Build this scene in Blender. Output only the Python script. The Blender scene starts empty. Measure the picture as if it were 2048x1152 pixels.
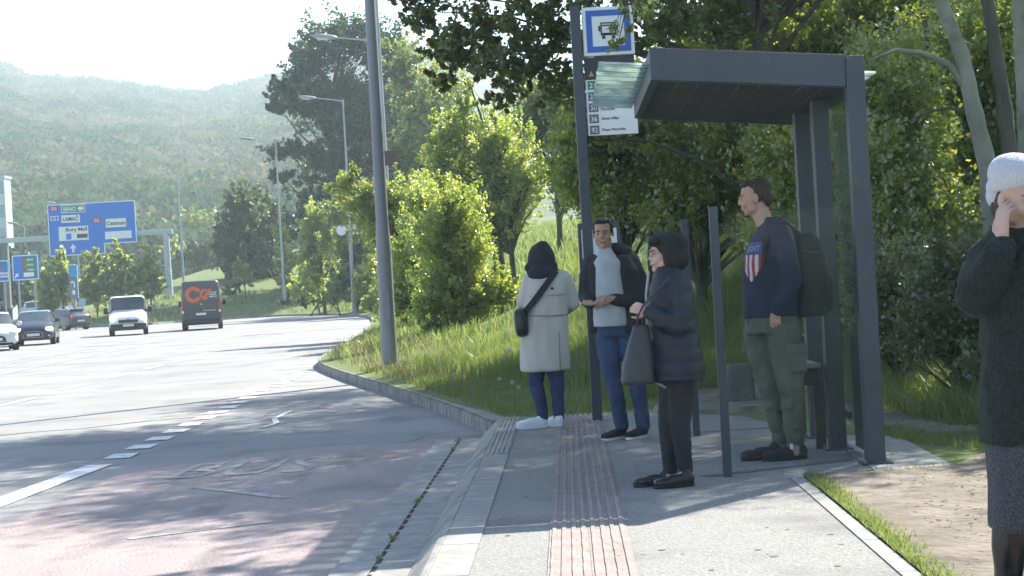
import bpy, bmesh, math, random
import numpy as np
from mathutils import Vector, Matrix, noise, geometry

# ---------------------------------------------------------------- camera, world, sun, exposure
SC = bpy.context.scene
COL = SC.collection
FPX = 3600.0                       # focal length in photo pixels (2048 wide)
CAMZ = 1.46
PITCH = math.atan(8 / FPX)
ROLL = math.radians(3.2)
cR, sR = math.cos(ROLL), math.sin(ROLL)
cam_d = bpy.data.cameras.new('camera')
cam = bpy.data.objects.new('camera', cam_d)
COL.objects.link(cam)
SC.camera = cam
cam_d.sensor_width = 36
cam_d.lens = 36 * FPX / 2048
cam_d.clip_start = 0.1
cam_d.clip_end = 6000
_F = Vector((0, math.cos(PITCH), -math.sin(PITCH)))
_U0 = Vector((0, math.sin(PITCH), math.cos(PITCH)))
_X0 = Vector((1, 0, 0))
_R = cR * _X0 - sR * _U0
_U = sR * _X0 + cR * _U0
M4 = Matrix((( _R.x, _U.x, -_F.x, 0), (_R.y, _U.y, -_F.y, 0), (_R.z, _U.z, -_F.z, CAMZ), (0, 0, 0, 1)))
cam.matrix_world = M4
cam_d.dof.use_dof = False

SUN_AZ, SUN_EL = 38.0, 43.0
world = bpy.data.worlds.new("World")
SC.world = world
world.use_nodes = True
_nt = world.node_tree
_sk = _nt.nodes.new('ShaderNodeTexSky')
_sk.sky_type = 'NISHITA'
_sk.sun_disc = False
_sk.sun_elevation = math.radians(SUN_EL)
_sk.sun_rotation = math.radians(SUN_AZ)
_sk.dust_density = 0.6
_sk.ozone_density = 1.0
_sk.air_density = 1.0
_nt.links.new(_sk.outputs[0], _nt.nodes['Background'].inputs[0])
_nt.nodes['Background'].inputs[1].default_value = 0.1
sun_d = bpy.data.lights.new('sun', 'SUN')
sun = bpy.data.objects.new('sun', sun_d)
COL.objects.link(sun)
sun_d.energy = 5.0
sun_d.angle = math.radians(0.5)
sun_d.color = (1, 0.94, 0.82)
_a, _e = math.radians(SUN_AZ), math.radians(SUN_EL)
SUNDIR = Vector((math.sin(_a) * math.cos(_e), math.cos(_a) * math.cos(_e), math.sin(_e)))
sun.rotation_euler = SUNDIR.to_track_quat('Z', 'Y').to_euler()
sun.location = (30, 40, 60)
SC.view_settings.view_transform = 'Standard'
SC.view_settings.look = 'None'
SC.view_settings.exposure = 1.55
SC.view_settings.gamma = 1
SC.cycles.max_bounces = 8
SC.cycles.transparent_max_bounces = 12
SC.cycles.volume_bounces = 1
SC.cycles.use_denoising = True
SC.cycles.sample_clamp_indirect = 6


# ---------------------------------------------------------------- pixel -> world measuring helpers
def ray(px, py):
    return (_F + _R * ((px - 1024) / FPX) - _U * ((py - 576) / FPX))


def W(px, py, Y):
    """the world point seen at a photo pixel, Y metres ahead"""
    r = ray(px, py)
    k = Y / r.y
    return Vector((r.x * k, Y, CAMZ + r.z * k))


def G(px, py, z=0.0):
    """the point of the horizontal plane z seen at a photo pixel"""
    r = ray(px, py)
    k = (z - CAMZ) / r.z
    return Vector((r.x * k, r.y * k, z))


# ---------------------------------------------------------------- object helpers
def tag(o, label=None, cat=None, group=None, kind=None):
    if label: o['label'] = label
    if cat: o['category'] = cat
    if group: o['group'] = group
    if kind: o['kind'] = kind
    return o


def empty(name, loc=(0, 0, 0), rz=0.0, label=None, cat=None, group=None):
    o = bpy.data.objects.new(name, None)
    COL.objects.link(o)
    o.location = loc
    o.rotation_euler = (0, 0, rz)
    o.empty_display_size = 0.2
    return tag(o, label, cat, group)


def link_mesh(name, me, parent=None):
    o = bpy.data.objects.new(name, me)
    COL.objects.link(o)
    if parent: o.parent = parent
    return o


def copy_tree(o, parent=None):
    c = o.copy()
    COL.objects.link(c)
    c.parent = parent
    for ch in list(o.children): copy_tree(ch, c)
    return c


def mesh_np(name, V, F, mats, smooth=False, fmat=None):
    """V (n,3) array, F (m,k) int array with k corners each"""
    me = bpy.data.meshes.new(name)
    V = np.asarray(V, dtype=np.float32); F = np.asarray(F, dtype=np.int32)
    m, k = F.shape
    me.vertices.add(len(V)); me.vertices.foreach_set('co', V.ravel())
    me.loops.add(m * k); me.loops.foreach_set('vertex_index', F.ravel())
    me.polygons.add(m)
    me.polygons.foreach_set('loop_start', np.arange(0, m * k, k, dtype=np.int32))
    me.polygons.foreach_set('loop_total', np.full(m, k, dtype=np.int32))
    if smooth: me.polygons.foreach_set('use_smooth', np.ones(m, dtype=bool))
    for mt in (mats if isinstance(mats, (list, tuple)) else [mats]): me.materials.append(mt)
    if fmat is not None: me.polygons.foreach_set('material_index', np.asarray(fmat, dtype=np.int32))
    me.update(calc_edges=True)
    return me


class MB:
    """collects shapes into one mesh object"""
    def __init__(self): self.v = []; self.f = []

    def add(self, vs, fs):
        n = len(self.v)
        self.v += [tuple(v) for v in vs]
        self.f += [tuple(i + n for i in f) for f in fs]
        return self

    def box(self, c, s, rz=0.0, m=None):
        x, y, z = s[0] / 2, s[1] / 2, s[2] / 2
        vs = [Vector((a * x, b * y, d * z)) for a in (-1, 1) for b in (-1, 1) for d in (-1, 1)]
        R = m or Matrix.Rotation(rz, 3, 'Z')
        vs = [R @ v + Vector(c) for v in vs]
        return self.add(vs, [(0, 1, 3, 2), (4, 6, 7, 5), (0, 4, 5, 1), (2, 3, 7, 6), (0, 2, 6, 4), (1, 5, 7, 3)])

    def bar(self, p0, p1, w, h=None, up=Vector((0, 0, 1))):
        """a box beam from p0 to p1"""
        p0, p1 = Vector(p0), Vector(p1)
        h = h or w
        d = (p1 - p0).normalized()
        sd = d.cross(up)
        if sd.length < 1e-3: sd = d.cross(Vector((0, 1, 0)))
        sd.normalize(); u = sd.cross(d)
        vs = []
        for p in (p0, p1):
            for a, b in ((-1, -1), (1, -1), (1, 1), (-1, 1)): vs.append(p + sd * a * w / 2 + u * b * h / 2)
        return self.add(vs, [(0, 1, 2, 3), (7, 6, 5, 4), (0, 4, 5, 1), (1, 5, 6, 2), (2, 6, 7, 3), (3, 7, 4, 0)])

    def tube(self, pts, rs, n=10, cap=True):
        pts = [Vector(p) for p in pts]
        if not isinstance(rs, (list, tuple)): rs = [rs] * len(pts)
        base = len(self.v)
        ref = None
        for i, p in enumerate(pts):
            d = (pts[min(i + 1, len(pts) - 1)] - pts[max(i - 1, 0)])
            if d.length < 1e-9: d = Vector((0, 0, 1))
            d.normalize()
            if ref is None: ref = d.orthogonal().normalized()
            a = (ref - d * ref.dot(d))
            a = a.normalized() if a.length > 1e-6 else d.orthogonal().normalized()
            ref = a; b = d.cross(a)
            for k in range(n):
                t = 2 * math.pi * k / n
                self.v.append(tuple(p + (a * math.cos(t) + b * math.sin(t)) * rs[i]))
        for i in range(len(pts) - 1):
            for k in range(n):
                a0 = base + i * n + k; a1 = base + i * n + (k + 1) % n
                self.f.append((a0, a1, a1 + n, a0 + n))
        if cap:
            self.f.append(tuple(base + k for k in reversed(range(n))))
            self.f.append(tuple(base + (len(pts) - 1) * n + k for k in range(n)))
        return self

    def capsule(self, p0, p1, r0, r1=None, n=12):
        r1 = r0 if r1 is None else r1
        p0, p1 = Vector(p0), Vector(p1)
        d = (p1 - p0); L = d.length
        d = d / L if L > 1e-6 else Vector((0, 0, 1))
        ps, rs = [], []
        for a in (-88, -65, -40, -18): ps.append(p0 + d * r0 * math.sin(math.radians(a))); rs.append(r0 * math.cos(math.radians(a)))
        for k in range(1, 4): ps.append(p0.lerp(p1, k / 4)); rs.append(r0 + (r1 - r0) * k / 4)
        for a in (18, 40, 65, 88): ps.append(p1 + d * r1 * math.sin(math.radians(a))); rs.append(r1 * math.cos(math.radians(a)))
        return self.tube(ps, rs, n)

    def ell(self, c, r, m=None, n=16, k=10, p=2.0):
        c = Vector(c); R = m or Matrix.Identity(3)
        base = len(self.v)
        sg = lambda x: math.copysign(abs(x) ** (2 / p), x)
        for i in range(k + 1):
            th = -math.pi / 2 + math.pi * (i + 0.02 * (i == 0) - 0.02 * (i == k)) / k
            for j in range(n):
                ph = 2 * math.pi * j / n
                self.v.append(tuple(c + R @ Vector((r[0] * sg(math.cos(th)) * sg(math.cos(ph)), r[1] * sg(math.cos(th)) * sg(math.sin(ph)), r[2] * sg(math.sin(th))))))
        for i in range(k):
            for j in range(n):
                a = base + i * n + j; b = base + i * n + (j + 1) % n
                self.f.append((a, b, b + n, a + n))
        self.f.append(tuple(base + j for j in reversed(range(n))))
        self.f.append(tuple(base + k * n + j for j in range(n)))
        return self

    def loft(self, secs, n=24, p=2.3):
        """secs: (centre, half width, half depth, yaw) horizontal super-ellipse rings, bottom to top"""
        base = len(self.v)
        sg = lambda x: math.copysign(abs(x) ** (2 / p), x)
        for s in secs:
            c, a, b = Vector(s[0]), s[1], s[2]
            yaw = s[3] if len(s) > 3 else 0
            R = Matrix.Rotation(yaw, 3, 'Z')
            for j in range(n):
                t = 2 * math.pi * j / n
                self.v.append(tuple(c + R @ Vector((a * sg(math.cos(t)), b * sg(math.sin(t)), 0))))
        up = secs[-1][0][2] >= secs[0][0][2]
        for i in range(len(secs) - 1):
            for j in range(n):
                q = (base + i * n + j, base + i * n + (j + 1) % n, base + (i + 1) * n + (j + 1) % n, base + (i + 1) * n + j)
                self.f.append(q if up else tuple(reversed(q)))
        lo = tuple(base + j for j in range(n)); hi = tuple(base + (len(secs) - 1) * n + j for j in range(n))
        self.f.append(tuple(reversed(lo)) if up else lo); self.f.append(hi if up else tuple(reversed(hi)))
        return self

    def prism(self, poly, ax, t0, t1):
        """2-D outline extruded along axis ax ('x','y' or 'z')"""
        def mk(a, b, t): return {'x': (t, a, b), 'y': (a, t, b), 'z': (a, b, t)}[ax]
        n = len(poly)
        vs = [mk(a, b, t0) for a, b in poly] + [mk(a, b, t1) for a, b in poly]
        return self.add(vs, [tuple(range(n)), tuple(reversed(range(n, 2 * n)))] + [(i, i + n, (i + 1) % n + n, (i + 1) % n) for i in range(n)])

    def mesh(self, name, mats, smooth=False):
        me = bpy.data.meshes.new(name)
        me.from_pydata([tuple(v) for v in self.v], [], self.f)
        for mt in (mats if isinstance(mats, (list, tuple)) else [mats]): me.materials.append(mt)
        bm = bmesh.new(); bm.from_mesh(me)
        bmesh.ops.recalc_face_normals(bm, faces=bm.faces)
        bm.to_mesh(me); bm.free()
        if smooth:
            me.polygons.foreach_set('use_smooth', np.ones(len(me.polygons), dtype=bool))
            if smooth == 'auto':
                me.set_sharp_from_angle(angle=math.radians(40))
        me.update()
        return me

    def build(self, name, mats, parent=None, label=None, cat=None, group=None, kind=None, smooth=False, bevel=0):
        o = link_mesh(name, self.mesh(name, mats, smooth), parent)
        if bevel:
            b = o.modifiers.new('bevel', 'BEVEL'); b.width = bevel; b.segments = 2; b.limit_method = 'ANGLE'
        return tag(o, label, cat, group, kind)


# ---------------------------------------------------------------- materials
MATS = {}


def mat(name, c1, c2=None, rough=0.7, scale=5.0, bump=0.0, bscale=40.0, metal=0.0, coat=0.0, spec=0.5, detail=6, stretch=None, third=None, emit=0.0):
    if name in MATS: return MATS[name]
    m = bpy.data.materials.new(name); m.use_nodes = True
    nt = m.node_tree; N = nt.nodes; L = nt.links
    b = N['Principled BSDF']
    b.inputs['Roughness'].default_value = rough
    b.inputs['Metallic'].default_value = metal
    b.inputs['Coat Weight'].default_value = coat
    b.inputs['Specular IOR Level'].default_value = spec
    tc = N.new('ShaderNodeTexCoord')
    src = tc.outputs['Object']
    if stretch:
        mp = N.new('ShaderNodeMapping'); mp.inputs['Scale'].default_value = stretch
        L.new(src, mp.inputs[0]); src = mp.outputs[0]
    c2 = c2 or tuple(x * 0.8 for x in c1)
    nz = N.new('ShaderNodeTexNoise'); nz.inputs['Scale'].default_value = scale; nz.inputs['Detail'].default_value = detail
    L.new(src, nz.inputs['Vector'])
    rp = N.new('ShaderNodeValToRGB')
    rp.color_ramp.elements[0].position = 0.35; rp.color_ramp.elements[0].color = (*c1, 1)
    rp.color_ramp.elements[1].position = 0.65; rp.color_ramp.elements[1].color = (*c2, 1)
    L.new(nz.outputs[0], rp.inputs[0])
    out = rp.outputs[0]
    if third:      # (colour, scale, amount) a second pattern of blotches
        n2 = N.new('ShaderNodeTexNoise'); n2.inputs['Scale'].default_value = third[1]; n2.inputs['Detail'].default_value = 4
        L.new(src, n2.inputs['Vector'])
        r2 = N.new('ShaderNodeValToRGB'); r2.color_ramp.elements[0].position = 0.52; r2.color_ramp.elements[1].position = 0.7
        r2.color_ramp.elements[1].color = (third[2],) * 3 + (1,)
        L.new(n2.outputs[0], r2.inputs[0])
        mx = N.new('ShaderNodeMix'); mx.data_type = 'RGBA'
        L.new(r2.outputs[0], mx.inputs['Factor']); L.new(out, mx.inputs[6]); mx.inputs[7].default_value = (*third[0], 1)
        out = mx.outputs[2]
    L.new(out, b.inputs['Base Color'])
    if bump:
        n3 = N.new('ShaderNodeTexNoise'); n3.inputs['Scale'].default_value = bscale; n3.inputs['Detail'].default_value = 5
        L.new(src, n3.inputs['Vector'])
        bp = N.new('ShaderNodeBump'); bp.inputs['Strength'].default_value = bump; bp.inputs['Distance'].default_value = 0.02
        L.new(n3.outputs[0], bp.inputs['Height']); L.new(bp.outputs[0], b.inputs['Normal'])
    if emit:
        b.inputs['Emission Color'].default_value = (*c1, 1); b.inputs['Emission Strength'].default_value = emit
    MATS[name] = m
    return m


def glass_mat(name, tint=(0.8, 0.9, 0.85), alpha=0.25, rough=0.02):
    """thin glazing: mostly clear, reflecting at a slant"""
    if name in MATS: return MATS[name]
    m = bpy.data.materials.new(name); m.use_nodes = True
    nt = m.node_tree; N = nt.nodes; L = nt.links
    N.remove(N['Principled BSDF'])
    tr = N.new('ShaderNodeBsdfTransparent'); tr.inputs[0].default_value = (*tint, 1)
    gl = N.new('ShaderNodeBsdfGlossy'); gl.inputs['Roughness'].default_value = rough; gl.inputs[0].default_value = (0.9, 0.95, 0.95, 1)
    fr = N.new('ShaderNodeFresnel'); fr.inputs[0].default_value = 1.5
    df = N.new('ShaderNodeBsdfDiffuse'); df.inputs[0].default_value = (0.25, 0.3, 0.3, 1)
    mx0 = N.new('ShaderNodeMixShader'); mx0.inputs[0].default_value = alpha
    L.new(tr.outputs[0], mx0.inputs[1]); L.new(df.outputs[0], mx0.inputs[2])
    mx = N.new('ShaderNodeMixShader')
    ml = N.new('ShaderNodeMath'); ml.operation = 'MULTIPLY'; ml.inputs[1].default_value = 0.35 if 'clear' not in name else 0.12
    L.new(fr.outputs[0], ml.inputs[0]); L.new(ml.outputs[0], mx.inputs[0]); L.new(mx0.outputs[0], mx.inputs[1]); L.new(gl.outputs[0], mx.inputs[2])
    L.new(mx.outputs[0], N['Material Output'].inputs[0])
    MATS[name] = m
    return m


def leaf_mat(name, c1, c2, tr1, tr2, gloss=0.25, mixf=0.5):
    """leaves: each leaf has its own tint; light passes through"""
    if name in MATS: return MATS[name]
    m = bpy.data.materials.new(name); m.use_nodes = True
    nt = m.node_tree; N = nt.nodes; L = nt.links
    N.remove(N['Principled BSDF'])
    at = N.new('ShaderNodeAttribute'); at.attribute_name = 'tint'
    def ramp(a, b):
        r = N.new('ShaderNodeMix'); r.data_type = 'RGBA'
        r.inputs[6].default_value = (*a, 1); r.inputs[7].default_value = (*b, 1)
        L.new(at.outputs['Fac'], r.inputs['Factor']); return r.outputs[2]
    d = N.new('ShaderNodeBsdfDiffuse'); L.new(ramp(c1, c2), d.inputs[0])
    t = N.new('ShaderNodeBsdfTranslucent'); L.new(ramp(tr1, tr2), t.inputs[0])
    g = N.new('ShaderNodeBsdfGlossy'); g.inputs['Roughness'].default_value = 0.38; g.inputs[0].default_value = (0.9, 0.95, 0.85, 1)
    m1 = N.new('ShaderNodeMixShader'); m1.inputs[0].default_value = mixf
    L.new(d.outputs[0], m1.inputs[1]); L.new(t.outputs[0], m1.inputs[2])
    m2 = N.new('ShaderNodeMixShader'); m2.inputs[0].default_value = gloss * 0.35
    L.new(m1.outputs[0], m2.inputs[1]); L.new(g.outputs[0], m2.inputs[2])
    L.new(m2.outputs[0], N['Material Output'].inputs[0])
    MATS[name] = m
    return m


# ---------------------------------------------------------------- lettering
def text_mb(s, h, thick=0.004, bold=0.0):
    """letters as a mesh in the xz plane facing -y, centred on the origin; h = capital height"""
    cu = bpy.data.curves.new('lettering', 'FONT')
    cu.body = s; cu.size = h / 0.73; cu.extrude = thick / 2; cu.offset = bold * h
    cu.resolution_u = 3
    cu.align_x = 'LEFT'
    ob = bpy.data.objects.new('lettering', cu)
    COL.objects.link(ob)
    dg = bpy.context.evaluated_depsgraph_get()
    me = bpy.data.meshes.new_from_object(ob.evaluated_get(dg))
    vs = np.array([v.co[:] for v in me.vertices]); fs = [tuple(p.vertices) for p in me.polygons]
    bpy.data.objects.remove(ob); bpy.data.curves.remove(cu); bpy.data.meshes.remove(me)
    mb = MB()
    if len(vs):
        w = vs[:, 0].max() - vs[:, 0].min()
        vs[:, 0] -= vs[:, 0].min() + w / 2
        vs[:, 1] -= h / 2
        out = np.stack([vs[:, 0], -vs[:, 2], vs[:, 1]], 1)
        mb.add(out, fs)
        mb.w = w
    return mb


def put(mb, x, z, y=0.0, sx=1.0, sz=1.0):
    mb.v = [(v[0] * sx + x, v[1] + y, v[2] * sz + z) for v in mb.v]
    return mb


def fit_text(s, h, w, x, z, y, thick=0.004, bold=0.0):
    t = text_mb(s, h, thick, bold)
    return put(t, x, z, y, sx=w / max(t.w, 1e-6))


# ---------------------------------------------------------------- soft bodies: overlapping shapes fused into one skin
def fuse(name, mb, mats, parent=None, voxel=0.008, smooth=4, fn=None, fold=0.0, fscale=9.0, fz=0.45, seed=0, label=None, factor=0.5):
    me = mb.mesh(name + '_raw', mats)
    o = bpy.data.objects.new('raw', me); COL.objects.link(o)
    r = o.modifiers.new('r', 'REMESH'); r.mode = 'VOXEL'; r.voxel_size = voxel; r.use_smooth_shade = True
    if smooth:
        s = o.modifiers.new('s', 'SMOOTH'); s.factor = factor; s.iterations = smooth
    dg = bpy.context.evaluated_depsgraph_get()
    m2 = bpy.data.meshes.new_from_object(o.evaluated_get(dg))
    bpy.data.objects.remove(o); bpy.data.meshes.remove(me)
    m2.name = name
    if fold or fn:
        nv = len(m2.vertices)
        co = np.empty(nv * 3, dtype=np.float32); m2.vertices.foreach_get('co', co); co = co.reshape(-1, 3)
        no = np.array([v.normal[:] for v in m2.vertices], dtype=np.float32)
        if fold:
            off = Vector((seed * 3.7, seed * 1.3, seed * 2.1))
            d = np.empty(nv, dtype=np.float32)
            for i in range(nv):
                p = Vector((co[i][0] * fscale, co[i][1] * fscale, co[i][2] * fscale * fz)) + off
                q = noise.noise(p + Vector((0, 0, co[i][0] * 3)))
                d[i] = (1 - abs(q) * 2.6) * 0.6 + noise.noise(p * 2.3) * 0.5
            co = co + no * (d * fold)[:, None]
        if fn: co = fn(co, no)
        m2.vertices.foreach_set('co', np.ascontiguousarray(co, dtype=np.float32).ravel())
    m2.materials.clear()
    for mt in (mats if isinstance(mats, (list, tuple)) else [mats]): m2.materials.append(mt)
    m2.polygons.foreach_set('use_smooth', np.ones(len(m2.polygons), dtype=bool))
    m2.update()
    ob = link_mesh(name, m2, parent)
    return tag(ob, label)
# ================================================================ THE GROUND
YAW = math.radians(1.72)      # the platform runs slightly right of straight ahead
PZ = 0.16                    # platform height above the road

asphalt = mat('asphalt', (0.20, 0.202, 0.206), (0.26, 0.26, 0.26), rough=0.85, scale=0.35, bump=0.5, bscale=50, third=((0.11, 0.11, 0.115), 0.9, 0.6))
asphalt_fine = mat('platform_asphalt', (0.175, 0.175, 0.17), (0.27, 0.267, 0.255), rough=0.9, scale=45, bump=0.6, bscale=70, detail=8, third=((0.12, 0.12, 0.12), 1.6, 0.65))
red_asph = mat('red_asphalt', (0.25, 0.205, 0.206), (0.315, 0.262, 0.26), rough=0.85, scale=1.3, bump=0.5, bscale=50, stretch=(1, 0.35, 1), third=((0.14, 0.125, 0.128), 2.4, 0.75))
concrete = mat('concrete', (0.22, 0.218, 0.21), (0.31, 0.305, 0.29), rough=0.85, scale=7, bump=0.3, bscale=50, third=((0.22, 0.215, 0.2), 3, 0.6))
kerb_m = mat('kerb_stone', (0.22, 0.215, 0.205), (0.33, 0.32, 0.30), rough=0.9, scale=5, bump=0.6, bscale=40, third=((0.13, 0.125, 0.115), 2.2, 0.75))
joint_m = mat('joint', (0.05, 0.05, 0.045), (0.09, 0.085, 0.07), rough=1)
paint_w = mat('road_paint', (0.58, 0.58, 0.57), (0.68, 0.68, 0.66), rough=0.7, scale=14, third=((0.32, 0.32, 0.32), 9, 0.6))
paint_worn = mat('worn_road_paint', (0.26, 0.255, 0.25), (0.40, 0.40, 0.39), rough=0.8, scale=9, third=((0.17, 0.155, 0.155), 5, 0.95))
soil = mat('verge_soil', (0.08, 0.12, 0.028), (0.12, 0.16, 0.04), rough=1, scale=3.0, bump=0.5, bscale=14, third=((0.10, 0.085, 0.05), 0.8, 0.4))
dirt = mat('dirt', (0.135, 0.115, 0.09), (0.23, 0.198, 0.158), rough=1, scale=2.2, bump=1.0, bscale=22, third=((0.09, 0.075, 0.055), 5, 0.8))
tact_m = mat('tactile_paving', (0.215, 0.18, 0.17), (0.285, 0.24, 0.225), rough=0.85, scale=6, bump=0.3, bscale=60, third=((0.24, 0.20, 0.19), 2.5, 0.7))


def seg_d(px, py, A, B):
    """distance of points (arrays) to segment A-B"""
    ax, ay = A; bx, by = B
    dx, dy = bx - ax, by - ay
    t = np.clip(((px - ax) * dx + (py - ay) * dy) / (dx * dx + dy * dy + 1e-12), 0, 1)
    return np.hypot(px - ax - t * dx, py - ay - t * dy)


# kerb line measured along the photo (road level), from the platform corner round the bay to the far left
KP = [(985, 872), (960, 862), (930, 848), (900, 836), (850, 816), (800, 798), (750, 781), (700, 765), (665, 752), (645, 743), (637, 737), (637, 731), (645, 724), (660, 714), (690, 699),
      (715, 680), (732, 666), (742, 654), (746, 646), (742, 639), (728, 635), (705, 632), (670, 631), (620, 631.5), (560, 633), (500, 636), (440, 640), (360, 645), (300, 650), (230, 653), (160, 656), (80, 661), (0, 667), (-150, 682)]
KERB = [G(x, y) for x, y in KP]
KERB2 = [(p.x, p.y) for p in KERB]
# platform frame: s along the platform, u across
P0 = Vector((-0.205, 17.5, 0))
pdir = Vector((math.sin(YAW), math.cos(YAW), 0)); pside = Vector((math.cos(YAW), -math.sin(YAW), 0))


def PL(u, s, z=0.0):
    """platform coordinates: u metres right of the kerb face, s metres ahead of the camera"""
    return P0 + pside * u + pdir * (s - 17.5) + Vector((0, 0, z))


PW = 2.05                                   # width of the platform from kerb face to its right edge
NEAR_S = 3.0
far_right = G(1760, 838, PZ)


def terrain_z(x, y):
    x = np.asarray(x, dtype=float); y = np.asarray(y, dtype=float)
    t = np.full(x.shape, 1e9)
    for a, b in zip(KERB2[:-1], KERB2[1:]): t = np.minimum(t, seg_d(x, y, a, b))
    # platform end and shelter slab keep the ground flat beside them
    tp = np.maximum(0, x - 3.5) * 1.0
    f = np.clip((y - 15.5) / 9.0, 0, 1); f = f * f * (3 - 2 * f)
    t_near = np.minimum(tp, 30)
    tt = t * f + t_near * (1 - f) * 0.9
    tt = np.where(y < 17.6, np.minimum(tt, np.maximum(tp, (y - 15.5) * 0.4)), tt)
    tt = np.maximum(tt, 0)
    z = np.interp(tt, [0, 2, 3.5, 5.5, 7.5, 9.5, 12.5, 20, 40, 80], [0.0, 0.2, 0.55, 1.4, 2.6, 3.7, 4.6, 5.4, 7, 9])
    g = np.clip((x + 6) / 8, 0, 1) * 0.85 + 0.15      # steep only on the right-hand side
    g2 = np.interp(t, [0, 4, 10, 25, 60], [0.0, 0.35, 0.9, 3.0, 6.5])
    g2 = g2 * np.interp(x, [-48, -26], [.12, 1])
    far = np.clip((y - 85) / 30, 0, 1)
    z = z * (1 - far * (1 - g)) + g2 * far * (1 - g)
    z = z * np.interp(x, [-44, -30], [.12, 1])
    return 0.145 + z


def tz(x, y): return float(terrain_z(np.array([x]), np.array([y]))[0])


# broad base ground, one sheet to the horizon
mb = MB().add([(-3000, -200, -0.06), (3000, -200, -0.06), (3000, 5000, -0.06), (-3000, 5000, -0.06)], [(0, 1, 2, 3)])
mb.build('ground', soil, kind='structure')
# the road: everything left of the kerb
rd = [(p.x, p.y) for p in KERB]
road_poly = [(-120, -10), (PL(0.02, -10).x, -10)] + [(PL(0.02, 17.5).x, 17.5)] + [(x + 0.02, y) for x, y in rd] + [(-200, 105), (-200, -10)]
tris = geometry.tessellate_polygon([[Vector((x, y, 0)) for x, y in road_poly]])
mb = MB().add([(x, y, 0) for x, y in road_poly], tris)
mb.build('road', asphalt, kind='structure')

# verge: triangulated inside the kerb line, heights from terrain_z
random.seed(4); rng = np.random.default_rng(4)
E1 = PL(0.28, 17.55); E2 = PL(PW + 1.15, 17.9)
slab_r = [G(1912, 930, PZ), G(1765, 842, PZ)]
outer = [(x, y) for x, y in reversed(KERB2)]
outer = [(x, y) for x, y in outer]
def LT(u, q):
    v = PL(u, q); return (v.x, v.y)
loop = outer + [LT(0.05, 17.52), LT(0.5, 17.3), LT(0.5, 2), LT(0.5, -6), (60, -6), (260, 60), (260, 420), (-260, 420), (-260, 120)]
pts = list(loop)
inner = []
def inside(p, poly):
    c = False; j = len(poly) - 1
    for i in range(len(poly)):
        a, b = poly[i], poly[j]
        if (a[1] > p[1]) != (b[1] > p[1]) and p[0] < (b[0] - a[0]) * (p[1] - a[1]) / (b[1] - a[1]) + a[0]: c = not c
        j = i
    return c
for y0, y1, x0, x1, st in ((0, 30, -4, 14, .5), (30, 60, -8, 18, 1.0), (60, 130, -34, 40, 2.6), (130, 420, -240, 250, 11), (0, 130, 42, 250, 13), (120, 150, -240, -34, 8)):
    for y in np.arange(y0, y1, st):
        for x in np.arange(x0, x1, st):
            p = (x + random.uniform(-.3, .3) * st, y + random.uniform(-.3, .3) * st)
            if inside(p, loop): inner.append(p)
allp = [Vector(p) for p in pts + inner]
edges = [(i, (i + 1) % len(pts)) for i in range(len(pts))]
vo, eo, fo, *_ = geometry.delaunay_2d_cdt(allp, edges, [], 1, 1e-5)
vx = np.array([v.x for v in vo]); vy = np.array([v.y for v in vo])
vz = terrain_z(vx, vy)
vz = vz + np.array([0.05 * noise.noise(Vector((x * 0.7, y * 0.7, 0))) for x, y in zip(vx, vy)]) * np.clip((vz - 0.16) * 8, 0, 1)
me = mesh_np('verge', np.stack([vx, vy, vz], 1), np.array([f[:3] for f in fo if len(f) == 3]), soil, smooth=True)
tag(link_mesh('grass_verge', me), kind='structure')

# kerb stones round the bay: each a block with a gap
kb = MB(); run = 0
def kerb_block(a, b, w=0.16, z0=-0.05, z1=0.15):
    d = (b - a); d.z = 0
    if d.length < 1e-4: return
    n = Vector((d.y, -d.x, 0)).normalized()         # to the right of travel = verge side
    vs = [a, b, b + n * w, a + n * w]
    c = 0.025
    lo = [Vector((v.x, v.y, z0)) for v in vs]
    m1 = [Vector((vs[0].x, vs[0].y, z1 - c)), Vector((vs[1].x, vs[1].y, z1 - c))]
    hi = [Vector((vs[0].x, vs[0].y, z1)) + n * c, Vector((vs[1].x, vs[1].y, z1)) + n * c, Vector((vs[2].x, vs[2].y, z1)), Vector((vs[3].x, vs[3].y, z1))]
    V = lo + m1 + hi        # 0-3 low, 4-5 mid, 6-9 high
    kb.add(V, [(0, 1, 5, 4), (4, 5, 7, 6), (6, 7, 8, 9), (3, 9, 8, 2), (0, 4, 6, 9, 3), (1, 2, 8, 7, 5)])
# resample the line
line = [Vector((x, y, 0)) for x, y in KERB2]
cum = [0]
for a, b in zip(line[:-1], line[1:]): cum.append(cum[-1] + (b - a).length)
def at_len(s):
    for i in range(len(cum) - 1):
        if s <= cum[i + 1]: return line[i].lerp(line[i + 1], (s - cum[i]) / max(1e-6, cum[i + 1] - cum[i]))
    return line[-1]
s = 0.0
while s < cum[-1] - 0.3:
    L_ = 0.25 if s < 14 else (0.5 if s < 22 else 1.0)
    a, b = at_len(s), at_len(s + L_)
    g_ = 0.03 if s < 14 else 0.012
    d = (b - a).normalized()
    kerb_block(a + d * g_ * .5, b - d * g_ * .5, w=0.17)
    s += L_
kb.build('kerb', kerb_m, kind='structure')
jb = MB()
s = 0.0
while s < cum[-1] - 1:
    a, b = at_len(s), at_len(s + 0.5); d = (b - a).normalized(); n = Vector((d.y, -d.x, 0))
    jb.add([a + n * .022 + Vector((0, 0, -.05)), b + n * .022 + Vector((0, 0, -.05)), b + n * .022 + Vector((0, 0, .118)), a + n * .022 + Vector((0, 0, .118)), b + n * .16 + Vector((0, 0, .135)), a + n * .16 + Vector((0, 0, .135))],
           [(0, 1, 2, 3), (3, 2, 4, 5)])
    s += 0.5
jb.build('kerb_bedding', joint_m, kind='structure')

# ---- platform
S1 = 17.5
mb = MB()
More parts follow.
